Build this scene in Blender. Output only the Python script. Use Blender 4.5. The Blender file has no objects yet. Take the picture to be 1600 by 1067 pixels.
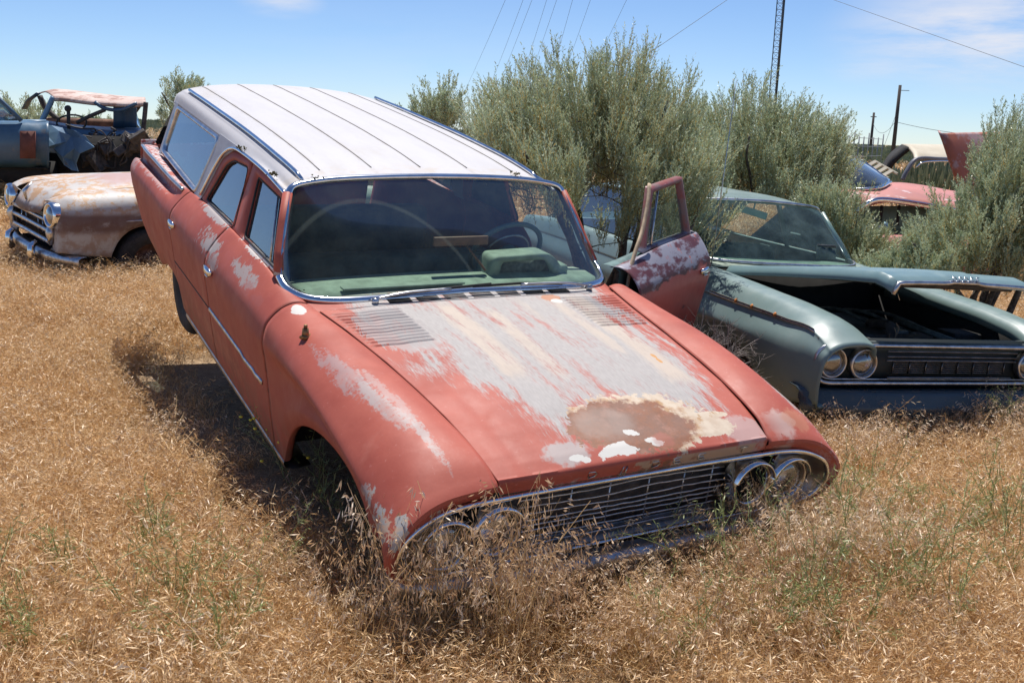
import bpy, bmesh, math, random
import numpy as np
from mathutils import Matrix, Vector
rad = math.radians
S = bpy.context.scene
COL = S.collection
# ---------------------------------------------------------------- camera
CAM_H = 1.72
WC = np.array([[0.9994, 0.0336, 0.0], [0.0069, -0.2044, 0.9789], [0.0329, -0.9783, -0.2045]])   # columns: camera right, down, forward
_u, _s, _v = np.linalg.svd(WC); WC = _u @ _v
cam = bpy.data.cameras.new("camera")
cam.sensor_width = 36.0
cam.lens = 36.0 * 1565.8 / 1600.0
cam.clip_start = 0.05
cam.clip_end = 6000.0
camo = bpy.data.objects.new("camera", cam)
COL.objects.link(camo)
_m = np.eye(4); _m[:3, :3] = WC @ np.diag([1.0, -1.0, -1.0]); _m[2, 3] = CAM_H
camo.matrix_world = Matrix(_m.tolist())
S.camera = camo
S.render.resolution_x, S.render.resolution_y = 1024, 682
# ---------------------------------------------------------------- light
SUN_EL, SUN_AZ = 68.0, 0.0            # azimuth from +Y towards +X
S.view_settings.view_transform = 'Standard'
S.view_settings.look = 'None'
S.view_settings.gamma = 1.0
S.view_settings.exposure = 0.42
W = bpy.data.worlds.new("World"); S.world = W; W.use_nodes = True
wn = W.node_tree; wn.nodes.clear()
sky = wn.nodes.new('ShaderNodeTexSky'); sky.sky_type = 'NISHITA'; sky.sun_disc = False
sky.sun_elevation = rad(SUN_EL); sky.sun_rotation = rad(SUN_AZ)
sky.altitude = 2200; sky.air_density = 1.0; sky.dust_density = 0.0; sky.ozone_density = 2.0
bg = wn.nodes.new('ShaderNodeBackground'); bg.inputs['Strength'].default_value = 0.073
wo = wn.nodes.new('ShaderNodeOutputWorld')
tc = wn.nodes.new('ShaderNodeTexCoord')
# thin cirrus wisps, given by direction on the sky
mp = wn.nodes.new('ShaderNodeMapping'); mp.inputs['Scale'].default_value = (3.0, 3.0, 16.0); mp.inputs['Rotation'].default_value = (0.0, 0.16, 0.0)
nz = wn.nodes.new('ShaderNodeTexNoise'); nz.inputs['Scale'].default_value = 1.6; nz.inputs['Detail'].default_value = 7; nz.inputs['Roughness'].default_value = .62
wn.links.new(tc.outputs['Generated'], mp.inputs['Vector']); wn.links.new(mp.outputs[0], nz.inputs['Vector'])
def cloud_spot(d, r0, r1):
    v = wn.nodes.new('ShaderNodeVectorMath'); v.operation = 'DISTANCE'; d = np.array(d, float); d /= np.linalg.norm(d); v.inputs[1].default_value = d.tolist()
    sc = wn.nodes.new('ShaderNodeVectorMath'); sc.operation = 'MULTIPLY'; sc.inputs[1].default_value = (1, 1, 2.6)
    v.inputs[1].default_value = (d * [1, 1, 2.6]).tolist()
    wn.links.new(tc.outputs['Generated'], sc.inputs[0]); wn.links.new(sc.outputs[0], v.inputs[0])
    m = wn.nodes.new('ShaderNodeMapRange'); m.interpolation_type = 'SMOOTHSTEP'
    m.inputs[1].default_value = r0; m.inputs[2].default_value = r1; m.inputs[3].default_value = 1; m.inputs[4].default_value = 0
    wn.links.new(v.outputs['Value'], m.inputs[0]); return m.outputs[0]
def wmath(op, a, b):
    m = wn.nodes.new('ShaderNodeMath'); m.operation = op
    for i, q in enumerate((a, b)):
        if isinstance(q, (int, float)): m.inputs[i].default_value = q
        else: wn.links.new(q, m.inputs[i])
    return m.outputs[0]
def pxdir(px, py): return WC @ np.array([(px - 800) / 1565.8, (py - 533.5) / 1565.8, 1.0])
spots = [(cloud_spot(pxdir(1545, 55), .02, .16), 1.0), (cloud_spot(pxdir(1500, 10), .01, .12), .6), (cloud_spot(pxdir(1370, 103), .0, .06), .5), (cloud_spot(pxdir(440, 4), .0, .05), .7), (cloud_spot(pxdir(700, 175), .0, .4), .12)]
tot = None
for o_, k_ in spots:
    q = wmath('MULTIPLY', o_, k_); tot = q if tot is None else wmath('MAXIMUM', tot, q)
mr = wn.nodes.new('ShaderNodeMapRange'); mr.interpolation_type = 'SMOOTHSTEP'
mr.inputs[1].default_value = .30; mr.inputs[2].default_value = .62
wn.links.new(nz.outputs[0], mr.inputs[0])
fac = wmath('MULTIPLY', mr.outputs[0], tot); fac = wmath('MULTIPLY', fac, 1.0)
mx = wn.nodes.new('ShaderNodeMix'); mx.data_type = 'RGBA'; mx.inputs[7].default_value = (8.2, 8.4, 9.2, 1)
wn.links.new(fac, mx.inputs[0]); tint = wn.nodes.new('ShaderNodeMix'); tint.data_type = 'RGBA'; tint.blend_type = 'MULTIPLY'; tint.inputs[0].default_value = 1; tint.inputs[7].default_value = (0.93, 1.05, 1.26, 1)   # white balance of the sky
wn.links.new(sky.outputs[0], tint.inputs[6]); wn.links.new(tint.outputs[2], mx.inputs[6]); wn.links.new(mx.outputs[2], bg.inputs['Color'])
wn.links.new(bg.outputs[0], wo.inputs['Surface'])
sd = bpy.data.lights.new("sun", 'SUN'); sd.energy = 4.9; sd.angle = rad(0.53); sd.color = (1.0, 0.955, 0.89)
so = bpy.data.objects.new("sun", sd); COL.objects.link(so)
_d = Vector((math.sin(rad(SUN_AZ)) * math.cos(rad(SUN_EL)), math.cos(rad(SUN_AZ)) * math.cos(rad(SUN_EL)), math.sin(rad(SUN_EL))))
so.rotation_euler = _d.to_track_quat('Z', 'Y').to_euler(); so.location = (0, 0, 30)
S.cycles.max_bounces = 8; S.cycles.transparent_max_bounces = 16; S.cycles.glossy_bounces = 4; S.cycles.diffuse_bounces = 2
S.cycles.sample_clamp_indirect = 6.0

# ---------------------------------------------------------------- node helpers
class Sock:
    def __init__(s, nt, o): s.nt, s.o = nt, o
    def _m(s, op, b=None, c=None):
        n = s.nt.nodes.new('ShaderNodeMath'); n.operation = op
        for i, q in enumerate((s, b, c)):
            if q is None: continue
            if isinstance(q, Sock): s.nt.links.new(q.o, n.inputs[i])
            else: n.inputs[i].default_value = float(q)
        return Sock(s.nt, n.outputs[0])
    def __add__(s, b): return s._m('ADD', b)
    __radd__ = __add__
    def __sub__(s, b): return s._m('SUBTRACT', b)
    def __rsub__(s, b): return (s * -1.0) + b
    def __mul__(s, b): return s._m('MULTIPLY', b)
    __rmul__ = __mul__
    def __truediv__(s, b): return s._m('DIVIDE', b)
    def max(s, b): return s._m('MAXIMUM', b)
    def min(s, b): return s._m('MINIMUM', b)
    def abs(s): return s._m('ABSOLUTE')
    def sq(s): return s * s
    def clamp(s): return s.max(0).min(1)
    def step(s, a, b):          # smoothstep a->b (may be reversed)
        n = s.nt.nodes.new('ShaderNodeMapRange'); n.interpolation_type = 'SMOOTHSTEP'
        if a <= b: n.inputs[1].default_value = a; n.inputs[2].default_value = b; n.inputs[3].default_value = 0; n.inputs[4].default_value = 1
        else: n.inputs[1].default_value = b; n.inputs[2].default_value = a; n.inputs[3].default_value = 1; n.inputs[4].default_value = 0
        s.nt.links.new(s.o, n.inputs[0]); return Sock(s.nt, n.outputs[0])
    def lin(s, a, b, c, d):
        n = s.nt.nodes.new('ShaderNodeMapRange'); n.clamp = True
        for i, q in enumerate((a, b, c, d)): n.inputs[i + 1].default_value = q
        s.nt.links.new(s.o, n.inputs[0]); return Sock(s.nt, n.outputs[0])

class Mat:
    def __init__(s, name):
        s.m = bpy.data.materials.new(name); s.m.use_nodes = True; s.nt = s.m.node_tree
        s.b = s.nt.nodes['Principled BSDF']; s.out = s.nt.nodes['Material Output']
        s.tc = s.nt.nodes.new('ShaderNodeTexCoord')
        sp = s.nt.nodes.new('ShaderNodeSeparateXYZ'); s.nt.links.new(s.tc.outputs['Object'], sp.inputs[0])
        s.x, s.y, s.z = (Sock(s.nt, sp.outputs[i]) for i in range(3))
    def link(s, a, b): s.nt.links.new(a, b)
    def vec(s, x, y, z):
        n = s.nt.nodes.new('ShaderNodeCombineXYZ')
        for i, q in enumerate((x, y, z)):
            if isinstance(q, Sock): s.link(q.o, n.inputs[i])
            else: n.inputs[i].default_value = q
        return n.outputs[0]
    def noise(s, scale=1, detail=4, rough=.55, sx=1, sy=1, sz=1, seed=0.0, dist=0.0):
        n = s.nt.nodes.new('ShaderNodeTexNoise'); n.inputs['Scale'].default_value = scale; n.inputs['Detail'].default_value = detail
        n.inputs['Roughness'].default_value = rough; n.inputs['Distortion'].default_value = dist
        s.link(s.vec(s.x * sx + seed, s.y * sy + seed * .7, s.z * sz - seed), n.inputs['Vector']); return Sock(s.nt, n.outputs[0])
    def mix(s, f, a, b):
        n = s.nt.nodes.new('ShaderNodeMix'); n.data_type = 'RGBA'
        if isinstance(f, Sock): s.link(f.o, n.inputs[0])
        else: n.inputs[0].default_value = f
        for i, q in ((6, a), (7, b)):
            if isinstance(q, (tuple, list)): n.inputs[i].default_value = (*q[:3], 1)
            else: s.link(q, n.inputs[i])
        return n.outputs[2]
    def set(s, name, v):
        i = s.b.inputs[name]
        if isinstance(v, Sock): s.link(v.o, i)
        elif isinstance(v, (tuple, list)): i.default_value = (*v[:3], 1)
        elif isinstance(v, (int, float)): i.default_value = v
        else: s.link(v, i)
        return s
    def bump(s, h, strength=.3, dist=.01):
        n = s.nt.nodes.new('ShaderNodeBump'); n.inputs['Strength'].default_value = strength; n.inputs['Distance'].default_value = dist
        s.link(h.o, n.inputs['Height']); s.link(n.outputs[0], s.b.inputs['Normal']); return s
    def ell(s, cx, cy, rx, ry, w=None, rot=0.0, soft=.08):
        "1 inside a warped ellipse in x,y"
        dx, dy = s.x - cx, s.y - cy
        if rot:
            c, q = math.cos(rot), math.sin(rot); dx, dy = dx * c + dy * q, dy * c - dx * q
        r = (dx * (1 / rx)).sq() + (dy * (1 / ry)).sq()
        if w is not None: r = r + w
        return r.step(1 + soft, 1 - soft)

def simple(name, col, rough=.6, metal=0.0, var=0.0, vs=8.0, bump=0.0, spec=.5, coat=0.0, bs=60.0):
    m = Mat(name)
    if var:
        n = m.noise(vs, 5, .6)
        c2 = tuple(min(1, c * (1 + var)) for c in col); c1 = tuple(c * (1 - var) for c in col)
        m.set('Base Color', m.mix(n.step(.3, .7), c1, c2))
    else: m.set('Base Color', col)
    m.set('Roughness', rough); m.set('Metallic', metal); m.set('Specular IOR Level', spec)
    if coat: m.set('Coat Weight', coat)
    if bump: m.bump(m.noise(bs, 4, .6), bump)
    return m.m

# ---------------------------------------------------------------- mesh helpers
def cr1(P, n=8, closed=False):
    P = np.asarray(P, float); k = len(P); out = []
    segs = k if closed else k - 1
    for i in range(segs):
        p1, p2 = P[i], P[(i + 1) % k]
        p0 = P[i - 1] if (i > 0 or closed) else 2 * p1 - p2
        p3 = P[(i + 2) % k] if (i + 2 < k or closed) else 2 * p2 - p1
        t = np.linspace(0, 1, n, endpoint=False)[:, None]
        out.append(.5 * ((2 * p1) + (-p0 + p2) * t + (2 * p0 - 5 * p1 + 4 * p2 - p3) * t ** 2 + (-p0 + 3 * p1 - 3 * p2 + p3) * t ** 3))
    out = np.concatenate(out)
    return out if closed else np.concatenate([out, P[-1:]])

def stations(ys, T, tab):
    "tab: (stations, k, dims) at parameters T -> values at ys, cubic Hermite along the stations"
    T = np.asarray(T, float); A = np.asarray(tab, float); m = np.zeros_like(A)
    d = (A[1:] - A[:-1]) / (T[1:] - T[:-1]).reshape(-1, *([1] * (A.ndim - 1)))
    m[0], m[-1] = d[0], d[-1]
    for i in range(1, len(T) - 1):
        a, b = T[i] - T[i - 1], T[i + 1] - T[i]
        m[i] = (b * d[i - 1] + a * d[i]) / (a + b)
        same = np.sign(d[i - 1]) * np.sign(d[i]) > 0
        m[i] = np.where(same, m[i], 0.35 * m[i])
    out = []
    for y in ys:
        i = min(max(np.searchsorted(T, y) - 1, 0), len(T) - 2); h = T[i + 1] - T[i]; t = min(max((y - T[i]) / h, 0), 1)
        out.append((2 * t ** 3 - 3 * t ** 2 + 1) * A[i] + (t ** 3 - 2 * t ** 2 + t) * h * m[i] + (-2 * t ** 3 + 3 * t ** 2) * A[i + 1] + (t ** 3 - t ** 2) * h * m[i + 1])
    return np.array(out)

class MB:
    def __init__(s): s.v, s.f, s.mi, s.n = [], [], [], 0
    def add(s, V, F, mat=0):
        V = np.asarray(V, float).reshape(-1, 3); s.v.append(V)
        for f in F: s.f.append(tuple(int(i) + s.n for i in f)); s.mi.append(mat)
        s.n += len(V); return s
    def grid(s, G, mat=0, flip=False, cu=False, cv=False):
        a, b = G.shape[:2]; F = []
        for i in range(a if cu else a - 1):
            for j in range(b if cv else b - 1):
                i2, j2 = (i + 1) % a, (j + 1) % b
                q = (i * b + j, i2 * b + j, i2 * b + j2, i * b + j2)
                F.append(q[::-1] if flip else q)
        return s.add(G.reshape(-1, 3), F, mat)
    def tube(s, P, r, seg=8, closed=False, mat=0, caps=True, flat=None, up=None):
        "tube along P; r scalar or per point; flat=(a,b) gives an elliptical section, up the direction of b"
        P = np.asarray(P, float); n = len(P); r = np.broadcast_to(np.asarray(r, float), (n,))
        T = (np.roll(P, -1, 0) - np.roll(P, 1, 0)) if closed else np.gradient(P, axis=0)
        T /= np.linalg.norm(T, axis=1)[:, None] + 1e-12
        ref = np.array(up if up is not None else ([0, 0, 1] if abs(T[0][2]) < .9 else [1, 0, 0]), float)
        rings = []
        for i in range(n):
            if up is not None: ref = np.array(up, float) if not callable(up) else up(i)
            u = ref - T[i] * (ref @ T[i]); u /= np.linalg.norm(u) + 1e-12
            if up is None: ref = u
            w = np.cross(T[i], u); a = np.linspace(0, 2 * math.pi, seg, endpoint=False)[:, None]
            fa, fb = flat if flat else (1, 1)
            rings.append(P[i] + (np.cos(a) * w * fa + np.sin(a) * u * fb) * r[i])
        G = np.array(rings); s.grid(G, mat, cu=closed, cv=True)
        if caps and not closed:
            s.add(G[0], [tuple(range(seg))], mat); s.add(G[-1], [tuple(range(seg))[::-1]], mat)
        return s
    def box(s, c, d, R=None, mat=0):
        c, d = np.array(c, float), np.array(d, float) / 2
        V = np.array([[x, y, z] for x in (-1, 1) for y in (-1, 1) for z in (-1, 1)]) * d
        if R is not None: V = V @ np.asarray(R).T
        return s.add(V + c, [(0, 1, 3, 2), (4, 6, 7, 5), (0, 4, 5, 1), (2, 3, 7, 6), (0, 2, 6, 4), (1, 5, 7, 3)], mat)
    def lathe(s, prof, c, ax, seg=32, mat=0):
        "prof: list of (radius, offset along ax)"
        ax = np.array(ax, float); ax /= np.linalg.norm(ax); u = np.cross(ax, [0, 0, 1.]); u /= np.linalg.norm(u); w = np.cross(ax, u)
        a = np.linspace(0, 2 * math.pi, seg, endpoint=False)
        G = np.array([[np.array(c) + ax * o + r * (math.cos(t) * u + math.sin(t) * w) for t in a] for r, o in prof])
        return s.grid(G, mat, cv=True)
    def build(s, name, mats, parent=None, smooth=True, solid=0.0, off=-1.0, bev=0.0, auto=None, inner=False):
        V = np.concatenate(s.v) if s.v else np.zeros((0, 3))
        me = bpy.data.meshes.new(name); me.from_pydata(V.tolist(), [], s.f)
        if not isinstance(mats, (list, tuple)): mats = [mats]
        for m in mats: me.materials.append(m)
        if len(mats) > 1: me.polygons.foreach_set('material_index', s.mi)
        if smooth: me.shade_smooth()
        me.update()
        bm = bmesh.new(); bm.from_mesh(me); bmesh.ops.remove_doubles(bm, verts=bm.verts, dist=1e-5); bmesh.ops.recalc_face_normals(bm, faces=bm.faces); bm.to_mesh(me); bm.free()
        if smooth: me.shade_smooth()
        if auto: me.set_sharp_from_angle(angle=rad(auto))
        o = bpy.data.objects.new(name, me); COL.objects.link(o)
        if parent is not None: o.parent = parent
        if bev:
            b = o.modifiers.new('bevel', 'BEVEL'); b.width = bev; b.segments = 2; b.limit_method = 'ANGLE'
        if solid:
            q = o.modifiers.new('solid', 'SOLIDIFY'); q.thickness = solid; q.offset = off
            if len(mats) > 1 and inner: q.material_offset = 1
        return o

def tag(o, label=None, cat=None, group=None, kind=None):
    for k, v in (('label', label), ('category', cat), ('group', group), ('kind', kind)):
        if v: o[k] = v
    return o
def empty(name, M=None, loc=None, rz=0.0, **k):
    o = bpy.data.objects.new(name, None); COL.objects.link(o); o.empty_display_size = .3
    if M is not None: o.matrix_world = Matrix(M.tolist() if hasattr(M, 'tolist') else M)
    elif loc is not None: o.location = loc; o.rotation_euler = (0, 0, rz)
    return tag(o, **k)
def mirror(P, s):
    P = np.array(P, float); P[..., 0] *= s; return P
def rpoly(P, r, n=5):
    "round the corners of a closed 2-D polygon"
    P = [np.array(p, float) for p in P]; out = []; k = len(P); rr = r if isinstance(r, (list, tuple)) else [r] * k
    for i in range(k):
        p, a, b = P[i], P[i - 1] - P[i], P[(i + 1) % k] - P[i]
        la, lb = np.linalg.norm(a), np.linalg.norm(b); q = min(rr[i], .45 * la, .45 * lb)
        A, B = p + a / la * q, p + b / lb * q
        for t in np.linspace(0, 1, n): out.append((1 - t) ** 2 * A + 2 * t * (1 - t) * p + t * t * B)
    return np.array(out)
# ================================================================ shared materials
chrome = simple('chrome', (.72, .73, .75), .14, 1.0, .12, 14)
chrome_dull = simple('dull_chrome', (.50, .50, .51), .32, 1.0, .25, 20, .05)
alu = simple('brushed_aluminium', (.36, .35, .34), .38, 1.0, .3, 12, .05)
rubber = simple('black_rubber', (.022, .021, .020), .75, 0, .4, 30)
tyre_m = simple('tyre_rubber', (.028, .026, .025), .8, 0, .4, 25, .2)
dark_m = simple('dark_interior', (.018, .017, .016), .9, 0, .3, 10)
steel_dark = simple('grimy_steel', (.07, .06, .055), .7, .2, .5, 14, .2)
rusty = simple('rusty_steel', (.20, .095, .05), .85, .1, .5, 22, .3)
wire_m = simple('dark_wire', (.08, .08, .085), .6)

def glass_mat(name, tint, dust=.08, dustcol=(.42, .41, .36), refl=1.0, rough=.015, dscale=5.0, base=.06, arc=False):
    m = Mat(name); nt = m.nt; nt.nodes.remove(m.b)
    tr = nt.nodes.new('ShaderNodeBsdfTransparent'); tr.inputs[0].default_value = (*tint, 1)
    gl = nt.nodes.new('ShaderNodeBsdfGlossy'); gl.inputs['Roughness'].default_value = rough; gl.inputs[0].default_value = (.95, .97, 1, 1)
    df = nt.nodes.new('ShaderNodeBsdfDiffuse'); df.inputs[0].default_value = (*dustcol, 1)
    fr = nt.nodes.new('ShaderNodeFresnel'); fr.inputs[0].default_value = 1.5
    f = Sock(nt, fr.outputs[0]) * refl + base * refl
    m1 = nt.nodes.new('ShaderNodeMixShader'); m2 = nt.nodes.new('ShaderNodeMixShader')
    nt.links.new(f.clamp().o, m1.inputs[0]); nt.links.new(tr.outputs[0], m1.inputs[1]); nt.links.new(gl.outputs[0], m1.inputs[2])
    n = m.noise(dscale, 6, .7); n2 = m.noise(120, 2, .6)
    d = n.step(.3, .8) * dust * 1.4 + dust * .5 + n2.step(.74, .80) * .25 * (1 if dust > .03 else 0)
    if arc:                                   # the edge a wiper left in the dust
        ra = ((m.x + .42).sq() + (m.z - .84).sq())._m('SQRT'); d = d + (ra - .50 - (m.x + .42).sq() * .05).abs().step(.012, .003) * (.07 + n * .07) * m.x.step(.28, .10)
    nt.links.new(d.clamp().o, m2.inputs[0]); nt.links.new(m1.outputs[0], m2.inputs[1]); nt.links.new(df.outputs[0], m2.inputs[2])
    nt.links.new(m2.outputs[0], m.out.inputs['Surface']); return m.m
windscreen_glass = glass_mat('windscreen_glass', (.74, .83, .78), .045, (.24, .28, .24), .15, arc=True)
plain_screen = glass_mat('teal_haze_windscreen_glass', (.70, .84, .82), .13, (.22, .32, .32), .2)  # teal haze over the glass is put in as the diffuse film's colour
side_glass = glass_mat('side_glass', (.42, .56, .60), .055, (.26, .36, .40), 1.3, .02, 3.0, .09)
lamp_glass = glass_mat('lamp_glass', (.8, .82, .85), .06, (.5, .45, .38), 2.2, .05)
side_glass_clear = glass_mat('door_glass', (.62, .75, .72), .08, (.38, .42, .38), 1.2)

RED_A, RED_B = (.405, .100, .068), (.325, .070, .047)
GREY, CREAM, WHITE = (.365, .35, .335), (.50, .405, .32), (.55, .53, .49)
RUST, RUSTD = (.255, .105, .055), (.215, .115, .080)
def red_base(m):
    c = m.mix(m.noise(2.4, 6, .65).step(.35, .7), RED_A, RED_B)
    c = m.mix(m.noise(60, 3, .6, seed=4).step(.62, .78) * .25, c, (.60, .30, .26))
    return c
def red_finish(m, c, wear=None):
    m.set('Base Color', c); r = m.noise(9, 4, .6, seed=2).lin(.3, .7, .50, .66)
    m.set('Roughness', r if wear is None else (r + wear * .18)); m.set('Specular IOR Level', .30)
    m.bump(m.noise(3.2, 5, .6, seed=7) + m.noise(60, 3, .6) * .02, .22, .016); return m.m

def make_hood_mat():
    m = Mat('weathered_red_hood_paint'); x, y = m.x, m.y
    c = red_base(m)
    st = m.noise(1, 6, .62, sx=22, sy=2.6, seed=3.1)          # streaks along the hood
    st2 = m.noise(1, 5, .7, sx=150, sy=26, seed=1.7)
    lo = m.noise(1, 4, .6, sx=5.5, sy=2.2, seed=9.3)
    xb = y.step(.28, 1.05) * -.36 - .27
    xr = (y - .4) * .16 + .555
    d = (x - xb).min(xr - x).min((y - .30) * .8)
    d = d.min(.30) * 3.6 + (st - .5) * 2.0 + (st2 - .5) * 1.1 + (lo - .5) * 1.7
    g = d.step(-.10, .45) * (st2 * .5 + st * .9 + lo * .6).step(.66, 1.02)
    c = m.mix(g * .96, c, m.mix(st2.step(.3, .7), tuple(q * .90 for q in GREY), tuple(q * 1.08 for q in GREY)))
    # cream bands between the grey ones
    def band(cx, w, y0, y1):
        b = (x - cx - (y - 1.0) * .03).abs().step(w, w * .25)
        return b * y.step(y0, y0 + .18) * y.step(y1 + .1, y1 - .1)
    bs = (band(-.215, .10, .60, 1.52)).max(band(-.035, .075, .55, 1.40) * .9).max(band(.475, .10, .42, 1.5)).max(band(.35, .07, .7, 1.55) * .75).max(band(.16, .06, .8, 1.55) * .5)
    cm = (bs * 1.15 + (st - .5) * 2.4 + (st2 - .5) * 1.3 + (lo - .5) * 1.0 - .42).step(-.1, 1.0) * .8
    c = m.mix(cm * g, c, m.mix(st.step(.3, .7), CREAM, (.48, .40, .33)))
    # left fringe under the vent louvres
    e = m.ell(-.53, 1.27, .15, .25, (st - .5) * 2.2 + (st2 - .5) * 1.6); c = m.mix(e * .75, c, (.33, .30, .29))
    # whitish scrape at right front corner of the hood
    w2 = m.noise(14, 5, .65, seed=5.5); w3 = m.noise(34, 5, .6, seed=8.5)
    e = m.ell(.52, .20, .10, .075, (w3 - .5) * 2.6, soft=.4); c = m.mix(e * .75, c, (.42, .30, .28))
    e = m.ell(-.29, .21, .09, .055, (w3 - .5) * 3.0 + (w2 - .5), soft=.5); c = m.mix(e * .8, c, GREY)
    # big rust patch with its flaking cream border
    wob = (m.noise(7, 5, .6, seed=2.2) - .5) * 1.5 + (w3 - .5) * 1.5 + (m.noise(85, 4, .7, seed=2.9) - .5) * .8
    big = m.ell(.085, .310, .310, .170, wob, soft=.02).max(m.ell(.37, .235, .135, .06, wob * 1.2, soft=.02)).max(m.ell(.40, .295, .12, .022, wob * .8, soft=.02))
    c = m.mix(big, c, m.mix(w2.step(.35, .62), (.46, .36, .27), (.54, .45, .35)))
    edge = m.ell(.085, .315, .315, .165, wob - .03, soft=.02) - m.ell(.085, .315, .315, .165, wob + .03, soft=.02)
    c = m.mix(big * (m.noise(16, 6, .7, seed=4.4) + (w3 - .5) * .3).step(.56, .66) * .75, c, (.36, .20, .085))
    inner = m.ell(.030, .285, .275, .168, (w2 - .5) * 1.5 + (w3 - .5) * .5, soft=.12)
    brown = m.mix(m.noise(8, 6, .62, seed=6.1).step(.35, .65), RUST, RUSTD)
    brown = m.mix(m.noise(90, 4, .6, seed=1.1).step(.45, .65) * .4, brown, (.17, .095, .07)); brown = m.mix(m.noise(13, 6, .7, seed=7.7).step(.52, .66) * .6, brown, (.34, .17, .12)); brown = m.mix(m.noise(30, 6, .75, seed=3.3).step(.62, .70) * .5, brown, (.30, .22, .18))
    brown = m.mix(m.ell(-.06, .33, .12, .09, (w2 - .5) * 2, soft=.6) * .5, brown, (.32, .25, .21))
    c = m.mix(inner * big, c, brown)
    rustring = (m.ell(.030, .285, .300, .185, (w2 - .5) * 1.7 + (w3 - .5) * .5, soft=.2) - inner).max(0) * w3.step(.3, .6)
    c = m.mix(rustring * big * .55, c, (.40, .20, .07))
    for cx, cy, rx, ry, ro in ((-.105, .188, .078, .024, .25), (-.055, .176, .05, .02, .0), (.015, .258, .030, .016, -.4), (.075, .205, .026, .014, 0), (.095, .188, .03, .013, 0), (-.235, .165, .02, .012, 0), (-.27, .18, .028, .014, 0)):
        c = m.mix(m.ell(cx, cy, rx, ry, (w3 - .5) * 3.0 + (m.noise(85, 4, .7, seed=6.9) - .5) * 1.5, rot=ro, soft=.08), c, WHITE)
    c = m.mix(m.ell(.13, .20, .045, .035, (w3 - .5) * 3.0 + (w2 - .5) * 2, soft=.6) * .5, c, (.38, .13, .10))
    c = m.mix(m.ell(.378, 1.49, .055, .045, (w3 - .5) * 1.5, soft=.1) * .9, c, (.42, .20, .12))
    c = m.mix(m.ell(.385, 1.445, .030, .028, (w3 - .5) * 1.2), c, WHITE)
    for cx, cy in ((.475, .76), (.472, .715)): c = m.mix(m.ell(cx, cy, .010, .022, (w3 - .5) * 2.5), c, (.50, .26, .10))
    # the lip below the front edge: worn through to primer behind the letters
    lip = m.z.step(.806, .798) * y.step(.19, .17)
    pl = (m.noise(9, 4, .6, seed=3.7) - .5) * 2.6 + (w3 - .5) * .9
    lp = ((x - .36).abs().step(.22, .16) * 1.1 + (x - .05).abs().step(.26, .18) * .45 + pl).step(.45, .5)
    c = m.mix(lip * lp, c, (.40, .28, .20))
    c = m.mix(lip * (pl + .1).step(.3, .9) * x.step(-.4, 0), c, (.24, .10, .06))
    wear = g
    return red_finish(m, c, wear)

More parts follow.
